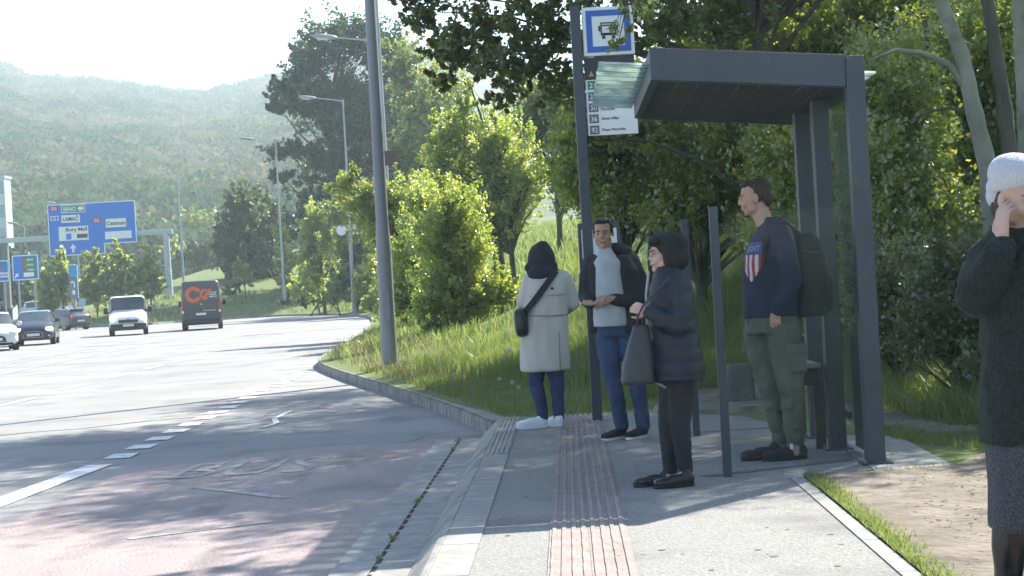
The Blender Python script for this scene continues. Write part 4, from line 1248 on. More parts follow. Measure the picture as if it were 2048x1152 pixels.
# ---- thicket behind the shelter: separate trees and bushes
thk = [
 ('leafy tree filling the view just right of the stop pole', 1250, 560, 25, [(1170, 330, 60, 60), (1230, 400, 80, 50), (1310, 340, 80, 60), (1180, 250, 60, 50), (1290, 250, 80, 60)], 26000, 'thick'),
 ('tree seen through the open shelter, yellow-green against the light', 1400, 600, 24, [(1380, 300, 80, 60), (1470, 280, 80, 60), (1540, 330, 60, 70), (1400, 390, 90, 50), (1500, 420, 70, 50), (1340, 440, 60, 30)], 32000, 'thick'),
 ('bushy tree behind the shelter posts and rear glass', 1600, 700, 21, [(1560, 480, 60, 70), (1630, 400, 80, 100), (1680, 560, 60, 90), (1600, 300, 90, 80), (1590, 620, 40, 50)], 26000, 'thick'),
 ('dark dense tree right of the shelter corner post', 1800, 760, 19, [(1780, 300, 90, 90), (1830, 450, 100, 90), (1760, 180, 80, 80), (1800, 590, 90, 70)], 36000, 'thick'),
 ('tall shady tree behind the leaning pale trunk', 1960, 760, 21, [(1900, 120, 110, 110), (2000, 260, 110, 110), (1950, 420, 110, 100), (2060, 80, 100, 120), (2100, 350, 100, 140)], 36000, 'thick'),
 ('tree with light breaking through above the shelter roof', 1640, 720, 27, [(1500, 150, 110, 80), (1620, 60, 110, 70), (1700, 160, 90, 90), (1380, 120, 100, 80), (1560, 240, 90, 50), (1750, 30, 90, 70), (1850, 0, 110, 80), (1980, -20, 110, 80)], 42000, 'thick'),
]
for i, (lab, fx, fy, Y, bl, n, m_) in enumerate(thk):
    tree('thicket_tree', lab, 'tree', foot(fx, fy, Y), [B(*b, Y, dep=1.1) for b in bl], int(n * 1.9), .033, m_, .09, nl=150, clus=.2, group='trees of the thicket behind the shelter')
for i, (lab, fx, Y, bl, n) in enumerate((
 ('tangled bush rising behind the person in the grey hat', 1930, 15.5, [(1900, 560, 80, 80), (1850, 650, 70, 70), (1960, 640, 70, 90), (2040, 560, 60, 120)], 16000),
 ('brown-green scrub at the right picture border behind the slab', 2060, 14.5, [(2060, 700, 90, 100), (1980, 760, 60, 60), (2100, 500, 80, 120)], 12000),
 ('low bush between the shelter corner post and the scrub', 1800, 17.0, [(1790, 660, 60, 60), (1830, 560, 50, 60), (1760, 560, 40, 80)], 9000))):
    tree('thicket_bush', lab, 'bush', foot(fx, 800, Y), [B(*b, Y, dep=.5) for b in bl], int(n * 1.4), .024, 'olive', .035, nl=160, clus=.25)
# dark interior wood beyond the first rank: many stems
def bare_stem(label, pts, r, m=bark_p, twigs=5, name='tree_trunk'):
    P = [W(*p) for p in pts]
    t = empty(name, (P[-1].x, P[-1].y, P[-1].z), label=label, cat='tree')
    o = P[-1]
    Q = []
    for a, b_ in zip(P[:-1], P[1:]):
        for q in range(5): Q.append(a.lerp(b_, q / 5) - o)
    Q.append(P[-1] - o)
    Q = [Q[0]] + [(Q[i - 1] + Q[i] * 2 + Q[i + 1]) / 4 for i in range(1, len(Q) - 1)] + [Q[-1]]
    n = len(Q)
    MB().tube(Q, [r * (.6 + .5 * i / n) * (1 + .06 * math.sin(i * 2.1)) for i in range(n)], 12).build('trunk', m, t, smooth=True)
    return t, Q
t, Q = bare_stem('pale leaning trunk curving down from the top right of the picture', [(1850, -120, 15.5), (1880, 0, 15.5), (1925, 110, 15.5), (1945, 210, 15.5), (1975, 330, 15.5), (1990, 520, 15.5), (1995, 760, 15.5)], .085)
a = W(1938, 190, 15.5) - t.location
MB().tube([a, W(1900, 130, 15.5) - t.location, W(1840, 105, 15.4) - t.location, W(1790, 100, 15.3) - t.location, W(1740, 120, 15.2) - t.location], [.035, .03, .024, .018, .008], 7).build('branch', bark_p, t, smooth=True)
MB().tube([W(1948, 228, 15.5) - t.location, W(1900, 215, 15.6) - t.location, W(1850, 225, 15.7) - t.location, W(1800, 250, 15.8) - t.location], [.022, .014, .01, .005], 6).build('branch', bark, t, smooth=True)
bare_stem('second grey trunk behind the pale leaning one', [(1960, -80, 18), (1985, 60, 18), (2010, 220, 18), (2030, 420, 18), (2040, 750, 18)], .09, bark)
bare_stem('upright trunk cut by the right border above the grey hat', [(2030, -80, 17), (2040, 60, 17), (2050, 250, 17), (2056, 420, 17), (2058, 760, 17)], .085, bark_p)
for i, (lab, x0, x1, Y, r) in enumerate((('thin dark stem behind the roof of the shelter', 1760, 1800, 20, .05), ('crooked dark stem showing left of the corner post', 1420, 1520, 22, .035), ('slim dark stem between stop pole and shelter', 1330, 1300, 24, .04), ('faint stem right of the corner post', 1850, 1862, 19, .04))):
    bare_stem(lab, [(x0, 40, Y), ((x0 + x1) / 2 + 20, 240, Y), (x1, 460, Y), (x1 + 4, 690, Y)], r, bark)
# background wood closing the gaps: one mass nobody could count
P = []
for _ in range(330):
    x = rng.uniform(6, 26); y = rng.uniform(26, 48)
    if x < (y * .115 + 1.5): continue
    c = np.array([x, y, tz(x, y) + rng.uniform(.4, 4.5)])
    P.append(c + rng.normal(size=(420, 3)) * np.array([1.0, 1.0, .8]))
P = np.concatenate(P)
tag(link_mesh('wood', leaf_mesh('wood', P, .11, LM['mid'])), kind='stuff')

# ---------------------------------------------------------------- grass
def blades(name, X, Yv, h, w, m, lean=.35, base=None):
    n = len(X)
    Z = terrain_z(X, Yv) - .01 if base is None else np.full(n, base)
    h = h * rng.uniform(.45, 1.25, n)
    th = rng.uniform(0, 2 * math.pi, n); dx, dy = np.cos(th), np.sin(th)
    ln = rng.normal(0, lean, (n, 2)) * h[:, None]
    wv = w * rng.uniform(.6, 1.3, n)
    b = np.stack([X, Yv, Z], 1); sd = np.stack([dx * wv / 2, dy * wv / 2, np.zeros(n)], 1)
    m1 = b + np.stack([ln[:, 0] * .35, ln[:, 1] * .35, h * .6], 1)
    t1 = b + np.stack([ln[:, 0], ln[:, 1], h], 1)
    V = np.stack([b - sd, b + sd, m1 + sd * .8, m1 - sd * .8, t1 + sd * .12, t1 - sd * .12], 1).reshape(-1, 3)
    i = np.arange(n)[:, None] * 6
    F = np.concatenate([i + np.array([[0, 1, 2, 3]]), i + np.array([[3, 2, 4, 5]])], 0)
    me = mesh_np(name, V, F, m)
    at = me.attributes.new('tint', 'FLOAT', 'FACE'); t = rng.uniform(0, 1, n)
    at.data.foreach_set('value', np.concatenate([t, t]).astype(np.float32))
    return tag(link_mesh(name, me), kind='stuff')


KX = np.array([p[0] for p in KERB2]); KYv = np.array([p[1] for p in KERB2])
def on_verge(x, y, marg=.2):
    t = np.full(x.shape, 1e9)
    for a, b in zip(KERB2[:-1], KERB2[1:]): t = np.minimum(t, seg_d(x, y, a, b))
    ins_ = np.array([inside((a, b), loop) for a, b in zip(x, y)])
    pl = (y > 17.6) | (x > 4)
    return ins_ & (t > marg) & pl, t
def scatter(n, x0, x1, y0, y1):
    return rng.uniform(x0, x1, n), rng.uniform(y0, y1, n)
def patchy(x, y, s, lo):
    v = np.array([noise.noise(Vector((a * s, b * s, 3.3))) for a, b in zip(x, y)])
    return rng.uniform(0, 1, len(x)) < np.clip(.55 + v * 1.6, lo, 1)
dirtX = lambda x, y: (x > 1.3) & (x < 4.2) & (y < 19.2 - np.abs(x - 2.6) * .8)
# near verge
x, y = scatter(90000, -3.2, 4.8, 17.6, 30); ok, t = on_verge(x, y); ok &= ~dirtX(x, y) & patchy(x, y, 1.1, .25)
short = (t < 1.1 + .5 * np.sin(x * 2 + y)) | (y < 18.4)
blades('meadow_grass', x[ok & ~short], y[ok & ~short], .25, .010, LM['grass'])
x2, y2 = x[ok & short], y[ok & short]
blades('short_grass', x2, y2, .09, .009, LM['grass'])
x, y = scatter(62000, -9, 10, 30, 62); ok, t = on_verge(x, y, .3); ok &= (t > .9) | (rng.uniform(0, 1, len(t)) < .4); ok &= patchy(x, y, .5, .3)
blades('meadow_grass', x[ok], y[ok], .24, .022, LM['grass'])
x, y = scatter(46000, -34, 12, 62, 165); ok, t = on_verge(x, y, .4); ok &= ~((x < -12) & (y > 150))
blades('far_meadow_grass', x[ok], y[ok], .32, .06, LM['grass'])
x, y = scatter(9500, -5.5, -.5, 18, 42); ok, t = on_verge(x, y, .18); ok &= (t < 2.2) & patchy(x, y, 1.5, 0)
blades('dry_grass', x[ok], y[ok], .28, .010, LM['dry'])
# the strip beside the edging kerb, fringe of the slab, rank grass behind
s_ = rng.uniform(4, 11.3, 9000); u_ = PW + .09 + np.abs(rng.normal(0, .06, 9000))
pp = [PL(a, b) for a, b in zip(u_, s_)]
blades('edge_grass', np.array([p.x for p in pp]), np.array([p.y for p in pp]), .045, .006, LM['grass'], base=.15)
x, y = scatter(26000, 3.0, 6.5, 12.2, 17.5)
ok = (x > 3.35 + (14 - y) * .14) & patchy(x, y, 1.0, .3)
blades('rank_grass', x[ok], y[ok], .30, .012, LM['grass'], lean=.5)
x, y = scatter(26000, 2.6, 5.0, 11.3, 14.4); ok = (x > 2.75 + np.maximum(0, 13.2 - y) * .42) & patchy(x, y, 1.4, .55)
blades('short_grass', x[ok], y[ok], .06, .008, LM['grass'])
pw = [PL(a, b_) for a, b_ in zip(-.353 + rng.normal(0, .012, 420), rng.choice([5.2, 7.4, 8.3, 8.7, 9.6, 10.4, 12.1, 15.9, 16.8], 420) + rng.normal(0, .06, 420))]
blades('gutter_weeds', np.array([p.x for p in pw]), np.array([p.y for p in pw]), .035, .006, LM['grass'], base=.02)
x, y = scatter(2600, 2.1, 4.2, 10.9, 11.9); ok = (np.abs(y - (11.2 + (x - 2) * .22)) < .09 + .05 * np.sin(x * 9)); 
blades('edge_grass', x[ok], y[ok], .035, .006, LM['grass'], base=.15)
# twigs and dead leaves on the dirt
x, y = scatter(5200, 2.1, 5.2, 5, 17.5); keep = patchy(x, y, 1.7, .08); x, y = x[keep], y[keep]
C = np.stack([x, y, np.where(y < 12.5, .17, terrain_z(x, y) + .10)], 1)
ok = (y < 11.2) | (y > 14)
def litter(C, size):
    n = len(C); th = rng.uniform(0, 6.28, n); a = np.stack([np.cos(th), np.sin(th), rng.uniform(-.2, .2, n)], 1); b = np.stack([-np.sin(th), np.cos(th), rng.uniform(-.5, .5, n)], 1)
    s = size * rng.uniform(.4, 1.4, n)[:, None]
    V = np.stack([C - a * s, C - b * s * .4, C + a * s, C + b * s * .4], 1).reshape(-1, 3)
    return V, np.arange(n * 4).reshape(-1, 4)
s_ = rng.uniform(5, 17.4, 900); u_ = np.where(rng.uniform(0, 1, 900) < .5, rng.uniform(.25, PW, 900), PW - np.abs(rng.normal(0, .22, 900))); u_ = np.clip(u_, .24, PW)
pp = [PL(a, b_, PZ + .012) for a, b_ in zip(u_, s_)]
C2 = np.array([p[:] for p in pp])
V2, F2 = litter(C2, .007)
tag(link_mesh('platform_litter', mesh_np('platform_litter', V2, F2, mat('litter_small', (.10, .08, .05), (.3, .27, .2), rough=1, scale=30))), kind='stuff')
V, F = litter(np.concatenate([C[ok], np.stack([rng.uniform(2.0, 4.6, 1500), rng.uniform(6, 11.6, 1500), np.full(1500, .195)], 1)]), .017)
tag(link_mesh('leaf_litter', mesh_np('leaf_litter', V, F, mat('litter', (.10, .07, .04), (.2, .15, .09), rough=1, scale=9))), kind='stuff')
# dandelion clocks
st_m = mat('stem', (.12, .2, .05), (.15, .22, .06)); puff = leaf_mat('puff', (.5, .5, .48), (.6, .6, .58), (.5, .5, .48), (.6, .6, .58), 0, .5)
proto = None
for i in range(26):
    px_, py_ = rng.uniform(860, 1190), rng.uniform(690, 850)
    p = G(px_, py_, PZ)
    if not (17.9 < p.y < 27) or not on_verge(np.array([p.x]), np.array([p.y]), .3)[0][0]: continue
    if proto is None:
        proto = empty('dandelion', (0, 0, 0), label='white dandelion clock standing in the verge grass', cat='dandelion', group='dandelion clocks in the grass')
        MB().tube([(0, 0, 0), (.01, 0, .14), (.0, 0, .25)], .003, 5).build('stem', st_m, proto)
        C_ = rng.normal(size=(160, 3)); C_ = C_ / np.linalg.norm(C_, axis=1)[:, None] * .021 + np.array([0, 0, .255])
        link_mesh('seed_head', leaf_mesh('seed_head', C_, .008, puff), proto); o = proto
    else: o = copy_tree(proto)
    o.location = (p.x, p.y, tz(p.x, p.y)); s_ = rng.uniform(.8, 1.15); o.scale = (s_, s_, rng.uniform(.7, 1.2)); o.rotation_euler = (0, 0, rng.uniform(0, 6))

# ---------------------------------------------------------------- hills and their woods
SKY = [(-900, 120), (-300, 140), (-100, 150), (0, 158), (60, 184), (140, 186), (220, 192), (300, 206), (400, 216), (450, 206), (520, 192), (620, 170), (760, 140), (1000, 120), (1500, 160), (2400, 200), (3500, 260)]
def elev(px):
    a = np.interp(px, [s[0] for s in SKY], [s[1] for s in SKY])
    return a
cols = np.linspace(-900, 3500, 130); rows = np.concatenate([[250, 300, 340, 380, 430], np.linspace(490, 1150, 24), [1250, 1400]])
V = []
def hill_z(px, Y):
    r = ray(px, elev(px)); slope = r.z / r.y
    top = slope * 1150 + CAMZ
    t = np.clip((Y - 250) / 900, 0, 1)
    prof = (t ** 1.0) * .88 + .12 * t * t
    z = top * prof - 2 * (1 - t)
    if Y > 1150: z = top - (Y - 1150) * .12
    x = r.x / r.y * Y
    return x, z + 5 * t * (1 - t) * 4 * noise.noise(Vector((x * .008, Y * .006, 0)))
for Y in rows:
    for px in cols:
        x, z = hill_z(px, Y); V.append((x, Y, z))
nc = len(cols)
F = [(r * nc + c, r * nc + c + 1, (r + 1) * nc + c + 1, (r + 1) * nc + c) for r in range(len(rows) - 1) for c in range(nc - 1)]
hill_m = mat('hill_soil', (.05, .06, .03), (.08, .08, .045), rough=1, scale=.02)
tag(link_mesh('hill', mesh_np('hill', V, F, hill_m, smooth=True)), kind='structure')
hl = leaf_mat('hill_leaves', (.06, .12, .05), (.24, .23, .15), (.08, .15, .06), (.24, .22, .14), .0, .3)
P = []; T = []
for _ in range(5200):
    Y = 270 + 900 * rng.uniform(0, 1) ** .8
    px = rng.uniform(-260, 900)
    x, z = hill_z(px, Y)
    r = rng.uniform(3.6, 8.5); k = int(120 + 20 * r)
    d = rng.normal(size=(k, 3)); d /= np.linalg.norm(d, axis=1)[:, None]; d[:, 2] = np.abs(d[:, 2]) * 1.0 - .15
    P.append(np.array([x, Y, z + r * .7]) + d * r * rng.uniform(.75, 1.05, k)[:, None] * np.array([1, 1, 1.1]))
    zone = noise.noise(Vector((x * .02, Y * .008, 5)))
    T.append(np.full(k, np.clip(rng.normal(.38 + zone * .7, .27), 0, 1)))
P = np.concatenate(P); T = np.concatenate(T)
tag(link_mesh('hill_forest', leaf_mesh('hill_forest', P, .72, hl, T, aspect=.8)), kind='stuff')
# ================================================================ VEHICLES
tyre_m = mat('tyre', (.015, .015, .016), (.022, .022, .022), rough=.85)
rim_m = mat('rim', (.3, .31, .33), (.4, .41, .42), rough=.35, metal=.6)
dark_trim = mat('dark_trim', (.012, .013, .015), (.02, .021, .023), rough=.5)
car_glass = mat('car_glass', (.03, .04, .05), (.06, .075, .09), rough=.06, spec=.8, scale=2)
lens = mat('headlight_lens', (.6, .62, .62), (.7, .7, .7), rough=.08)
lens_on = mat('headlight_lit', (1.0, .93, .8), (1.0, .95, .85), rough=.1, emit=2.2)
tail_m = mat('tail_light', (.35, .02, .015), (.45, .03, .02), rough=.2)
plate_m = mat('number_plate', (.6, .6, .6), (.66, .66, .64), rough=.4)
def paint(name, c, rough=.28): return mat(name, c, tuple(x * 1.08 for x in c), rough=rough, coat=.6, scale=2)


def section(ws, zs):
    """half outline of a body cross-section: [(half width, z) ...] bottom to top"""
    return list(zip(ws, zs))


def vehicle(name, label, cat, loc, heading, L, Wd, st, body_m, wheels, wr, front, rear, group=None, glass_rows=(4, 5), plate=True, windows=()):
    """st: stations (y, [(half width, z) x 8]); the rows between index gr0 and gr1 are glass where windows say so.
    local +y is the front of the car"""
    t = empty(name, loc, heading, label, cat, group)
    nr = len(st[0][1])
    V = []
    for y, pr in st:
        for (w, z) in pr: V.append((w, y, z))
        for (w, z) in reversed(pr): V.append((-w, y, z))
    n2 = nr * 2
    body = MB(); gl = {}
    body.v = list(V)
    for i in range(len(st) - 1):
        for j in range(n2):
            a, b = i * n2 + j, i * n2 + (j + 1) % n2
            f = (a, b, b + n2, a + n2)
            row = j if j < nr else n2 - 2 - j
            key = None
            for (nm, i0, i1, rows, side) in windows:
                if i0 <= i < i1 and row in rows and (side == 'both' or (side == 'top' and j == nr - 1)):
                    key = (nm, 'r' if j < nr - 1 else ('l' if j > nr - 1 else 't'))
            if side_top(j, nr):
                for (nm, i0, i1, rows, side) in windows:
                    if side == 'cap' and i0 <= i < i1: key = (nm, 't')
            if key and key[0] != 'side_window': key = (key[0], 't')
            if key: gl.setdefault(key, []).append(f)
            else: body.f.append(f)
    body.f.append(tuple(range(n2))); body.f.append(tuple((len(st) - 1) * n2 + k for k in reversed(range(n2))))
    bo = body.build('body', body_m, t, smooth='auto')
    for (nm, sd), fs in gl.items():
        idx = sorted({i for f in fs for i in f}); mp = {k: q for q, k in enumerate(idx)}
        g = MB(); g.v = [V[k] for k in idx]; g.f = [tuple(mp[k] for k in f) for f in fs]
        g.build(nm, car_glass, bo, smooth=True)
    for (x, y) in [(sx * (Wd / 2 - .12), yy) for yy in wheels for sx in (-1, 1)]:
        sx = 1 if x > 0 else -1
        w = empty('wheel', (x, y, wr)); w.parent = t
        tm = MB(); tm.tube([(-.11, 0, 0), (-.09, 0, 0), (.09, 0, 0), (.11, 0, 0)], [wr * .93, wr, wr, wr * .93], 20); tm.build('tyre', tyre_m, w, smooth='auto')
        rm = MB(); rm.tube([(sx * .085, 0, 0), (sx * .118, 0, 0)], [wr * .62, wr * .6], 16)
        for q in range(5):
            a = q * 2 * math.pi / 5
            rm.bar((sx * .12, math.cos(a) * .06, math.sin(a) * .06), (sx * .12, math.cos(a) * wr * .58, math.sin(a) * wr * .58), .05, .02, up=Vector((1, 0, 0)))
        rm.build('rim', rim_m, w)
        MB().tube([(sx * (.125 + 0.0), y - y, 0), (sx * .127, 0, 0)], [.05, .045], 10).build('hub', dark_trim, w)
        ar = MB().tube([(x + sx * .095, y, wr + .02), (x + sx * .112, y, wr + .02)], [wr * 1.14, wr * 1.14], 22); ar.build('wheel_arch', dark_trim, t)
    front(t, bo); rear(t, bo)
    return t


def side_top(j, nr): return j == nr - 1


def hatch_profile(L, Wd, H, hood=.95, belt=.92, suv=0.0):
    w = Wd / 2
    def s(y, zb, wb, zbelt, wbelt, zr, wr_):
        # bottom, sill, mid, shoulder, belt, roof edge, roof
        return (y, [(wb * .86, zb), (wb, zb + .10), (wb, zb + (zbelt - zb) * .55), (wbelt * .985, zbelt - .06), (wbelt * .95, zbelt), (wr_, zr - .04), (wr_ * .86, zr), (wr_ * .4, zr + .012)])
    h = H
    return [s(-L / 2, .38, w * .86, .80, w * .84, .84, w * .78),
            s(-L / 2 + .10, .28, w * .95, .95, w * .93, 1.0, w * .84),
            s(-L / 2 + .22, .24, w * .98, belt + .06, w * .96, 1.08, w * .80),
            s(-L / 2 + .50, .20, w, belt + .05, w * .98, h - .10, w * .70),
            s(-L * .26, .18, w, belt + .04, w, h - .01, w * .72),
            s(0, .18, w, belt + .02, w, h, w * .74),
            s(L * .10, .18, w, belt, w, h - .05, w * .73),
            s(L * .29, .20, w, belt - .02, w * .98, belt + .09, w * .80),
            s(L * .36, .22, w * .99, belt - .08, w * .93, belt - .02, w * .72),
            s(L * .45, .26, w * .93, .76, w * .86, .80, w * .66),
            s(L / 2 - .03, .30, w * .82, .62, w * .76, .66, w * .6),
            s(L / 2, .36, w * .74, .55, w * .7, .58, w * .55)]


HW = [('side_window', 3, 7, (4,), 'both'), ('windscreen', 6, 7, (5, 6), 'both'), ('windscreen', 6, 7, (), 'cap'), ('rear_window', 2, 3, (5, 6), 'both'), ('rear_window', 2, 3, (), 'cap')]


def hatch(name, label, loc, heading, L, Wd, H, pm, lit=False, group=None, belt=.92):
    def front(t, bo):
        for s_ in (-1, 1):
            g = MB(); g.ell((s_ * Wd * .36, L / 2 - .20, .66), (.17, .22, .09), Matrix.Rotation(-s_ * .5, 3, 'Z'), 12, 8, 2.6)
            g.build('headlight', lens_on if lit else lens, t, smooth=True)
            MB().ell((s_ * Wd * .36, L / 2 - .07, .40), (.09, .07, .05)).build('fog_lamp', lens, t, smooth=True)
            m = MB(); m.ell((s_ * (Wd / 2 + .09), L * .17, belt + .10), (.11, .06, .08), None, 12, 8, 2.6); m.bar((s_ * Wd * .46, L * .18, belt + .04), (s_ * (Wd / 2 + .06), L * .17, belt + .07), .05); m.build('wing_mirror', pm, t, smooth=True)
        g = MB().prism([(-.42, .34), (.42, .34), (.36, .52), (.26, .58), (-.26, .58), (-.36, .52)], 'y', L / 2 - .04, L / 2 + .012); gg = g.build('grille', dark_trim, t)
        fr = MB(); pts = [(-.42, .34), (.42, .34), (.36, .52), (.26, .58), (-.26, .58), (-.36, .52), (-.42, .34)]
        for a, b in zip(pts[:-1], pts[1:]): fr.bar((a[0], L / 2 + .018, a[1]), (b[0], L / 2 + .018, b[1]), .018)
        fr.build('grille_trim', rim_m, gg)
        MB().box((0, L / 2 + .03, .45), (.52, .02, .11)).build('number_plate', plate_m, t)
        MB().box((0, L / 2 - .06, .27), (Wd * .72, .12, .08)).build('lower_bumper', dark_trim, t, bevel=.02)
    def rear(t, bo):
        for s_ in (-1, 1):
            MB().ell((s_ * Wd * .405, -L / 2 + .10, .86), (.10, .11, .13), None, 12, 8, 3).build('tail_light', tail_m, t, smooth=True)
        MB().box((0, -L / 2 - .01, .62), (.52, .02, .11)).build('number_plate', plate_m, t)
        MB().box((0, -L / 2 + .03, .36), (Wd * .84, .1, .16)).build('rear_bumper', dark_trim, t, bevel=.03)
        MB().box((0, -L / 2 + .47, H - .07), (Wd * .58, .22, .03)).build('spoiler', pm, t, bevel=.01)
    return vehicle(name, label, 'car', loc, heading, L, Wd, hatch_profile(L, Wd, H, belt=belt), pm, (L * .31, -L * .30), .31, front, rear, group, windows=HW)


CG = 'cars on the road at the left'
def by_face(px, py, h, L, sgn, z=0.0, Y=None):
    p = G(px, py, z) if Y is None else W(px, py, Y)
    v = Vector((-math.sin(h), math.cos(h), 0))
    p = p - v * (L / 2 - .1) * sgn
    return (p.x, p.y, p.z if Y else z)
def RG(px, py, Y=None):
    p = G(px, py, 0); return (p.x, p.y, 0)
PI = math.pi
# heading: rotation about z of the local +y; facing the camera = pi
p = G(68, 691, 0)
hatch('parked_car'.replace('parked_', ''), 'dark hatchback with lit headlights coming toward the camera, left of the white van', by_face(68, 691, PI + .19, 3.96, 1), PI + .19, 3.96, 1.74, 1.46, paint('aubergine', (.022, .018, .032)), True, CG)
p = G(2, 702, 0)
hatch('car', 'white car cut by the left picture edge, in front of the dark hatchback', by_face(-8, 703, PI + .33, 4.2, 1), PI + .33, 4.2, 1.78, 1.47, paint('white_paint', (.62, .62, .62)), False, CG)
p = G(150, 656, 0)
hatch('car', 'dark hatchback seen from behind driving away, just left of the white van', by_face(162, 659.5, .75, 4.0, -1), .75, 4.0, 1.75, 1.46, paint('grey_blue', (.03, .035, .05)), False, CG)
p = G(88, 640, 0)
hatch('car', 'pale silver estate car crossing behind the dark hatchback with lit headlights', (W(92, 634, 160).x, 160, tz(W(92, 634, 160).x, 160)), -PI / 2 + .35, 4.5, 1.85, 1.62, paint('silver', (.45, .47, .5)), False, CG, belt=1.0)
hatch('car', 'small dark car half hidden behind the pale estate car', (W(126, 637, 165).x, 165, tz(W(126, 637, 165).x, 165)), PI * 1.1, 4.0, 1.74, 1.5, paint('dark_grey', (.04, .05, .06)), False, CG)


# ---- vans
def van_profile(L, Wd, H, snub, bonnet, belt):
    w = Wd / 2
    def s(y, zb, wb, zbelt, wbelt, zr, wr_, k=.9):
        return (y, [(wb * .9, zb), (wb, zb + .12), (wb, zb + (zbelt - zb) * .5), (wbelt, zbelt - .05), (wbelt * .99, zbelt), (wr_, zr - .09), (wr_ * k, zr), (wr_ * .5, zr + .015)])
    ff = L / 2
    return [s(-ff, .34, w * .95, belt, w * .955, H - .03, w * .86), s(-ff + .06, .28, w * .99, belt, w * .99, H, w * .90), s(-ff + 1.2, .24, w, belt, w, H, w * .91), s(0, .24, w, belt, w, H, w * .91),
            s(ff - snub - .95, .24, w, belt, w, H, w * .90), s(ff - snub - .55, .24, w, belt, w, H - .06, w * .86), s(ff - bonnet, .26, w * .99, belt - .02, w * .97, belt + .12, w * .84), s(ff - bonnet * .45, .28, w * .97, belt - .16, w * .92, belt - .07, w * .78),
            s(ff - .10, .32, w * .92, .82, w * .87, .88, w * .72), s(ff, .38, w * .86, .60, w * .8, .64, w * .66)]


def van(name, label, loc, heading, L, Wd, H, pm, low_m, lit, rear_fn, snub=.55, bonnet=.85, belt=1.05):
    def front(t, bo):
        f = L / 2
        for s_ in (-1, 1):
            MB().ell((s_ * Wd * .375, f - .22, .88), (.15, .22, .16), Matrix.Rotation(-s_ * .45, 3, 'Z'), 12, 8, 2.6).build('headlight', lens_on if lit else lens, t, smooth=True)
            m = MB(); m.ell((s_ * (Wd / 2 + .13), f - bonnet - .15, belt + .12), (.11, .08, .16), None, 12, 8, 3); m.bar((s_ * Wd * .48, f - bonnet - .1, belt + .02), (s_ * (Wd / 2 + .08), f - bonnet - .14, belt + .02), .06); m.build('wing_mirror', dark_trim, t, smooth=True)
        MB().box((0, f - .02, .42), (Wd * .93, .22, .32)).build('front_bumper', low_m, t, bevel=.05)
        MB().box((0, f + .01, .70), (Wd * .5, .08, .14)).build('grille', dark_trim, t, bevel=.02)
        MB().box((0, f + .105, .50), (.52, .02, .11)).build('number_plate', plate_m, t)
        MB().box((0, f - .05, .80), (.16, .14, .08)).build('badge_panel', rim_m, t, bevel=.02)
        MB().bar((-Wd * .3, f - bonnet - .02, belt + .12), (Wd * .05, f - bonnet - .09, belt + .2), .02).build('wiper', dark_trim, t)
    def rear(t, bo): rear_fn(t, bo, L, Wd, H, belt)
    wn = [('side_window', 4, 6, (4,), 'both'), ('windscreen', 5, 6, (5, 6), 'both'), ('windscreen', 5, 6, (), 'cap')]
    return vehicle(name, label, 'van', loc, heading, L, Wd, van_profile(L, Wd, H, snub, bonnet, belt), pm, (L * .32, -L * .27), .33, front, rear, windows=wn)


def rear_plain(t, bo, L, Wd, H, belt):
    for s_ in (-1, 1): MB().box((s_ * Wd * .43, -L / 2 - .01, .95), (.12, .06, .4)).build('tail_light', tail_m, t, bevel=.02)
    MB().box((0, -L / 2 - .02, .42), (Wd * .9, .12, .2)).build('rear_bumper', dark_trim, t, bevel=.03)
orange = mat('orange_logo', (.50, .085, .03), (.55, .10, .035), rough=.4)
def rear_logo(t, bo, L, Wd, H, belt):
    y = -L / 2 - .02
    for s_ in (-1, 1):
        MB().box((s_ * Wd * .45, y + .03, 1.15), (.13, .08, .62)).build('tail_light', tail_m, t, bevel=.02)
        MB().box((s_ * Wd * .45, y - .012, .95), (.10, .01, .12)).build('reversing_light', lens, t)
        MB().box((s_ * Wd * .235, y + .005, 1.42), (Wd * .43, .03, 1.55)).build('rear_door', bo.data.materials[0], t, bevel=.02)
    dr = [c for c in t.children if c.name.startswith('rear_door')]
    MB().box((0, y - .05, .46), (Wd * .92, .16, .2)).build('rear_bumper', dark_trim, t, bevel=.04)
    MB().box((-.02, y - .03, .82), (.52, .02, .11)).build('number_plate', plate_m, t)
    # round ring emblem on the left door with a broken second ring on the right one
    for (cx, a0, a1, rr) in ((-.36, 25, 335, .42), (.22, 60, 300, .27)):
        g = MB(); n = 26
        for i in range(n):
            aa, ab = [math.radians(a0 + (a1 - a0) * q / n) for q in (i, i + 1)]
            cz = 1.82
            r0, r1 = rr * .52, rr
            P_ = [(cx + r0 * math.cos(aa), y - .02, cz + r0 * math.sin(aa)), (cx + r1 * math.cos(aa), y - .02, cz + r1 * math.sin(aa)), (cx + r1 * math.cos(ab), y - .02, cz + r1 * math.sin(ab)), (cx + r0 * math.cos(ab), y - .02, cz + r0 * math.sin(ab))]
            g.add(P_, [(0, 1, 2, 3)])
        g.build('ring_emblem', orange, dr[0])
    g = MB().prism([(.10, 1.60), (.40, 2.08), (.58, 2.08), (.28, 1.60)], 'y', y - .022, y - .014); g.build('slash_emblem', orange, dr[0])
    for i, s in enumerate(('SLOVAK', 'PARCEL', 'SERVICE')):
        fit_text(s, .075, .38, .62, 1.90 - i * .11, y - .016, .006, .02).build('lettering', sign_white, dr[-1])
    fit_text('www.sps-sro.sk', .06, .62, .42, 1.0, y - .016, .006, .02).build('lettering', sign_white, dr[-1])
    MB().box((0, y - .02, 1.32), (.12, .012, .07)).build('badge', rim_m, dr[0])


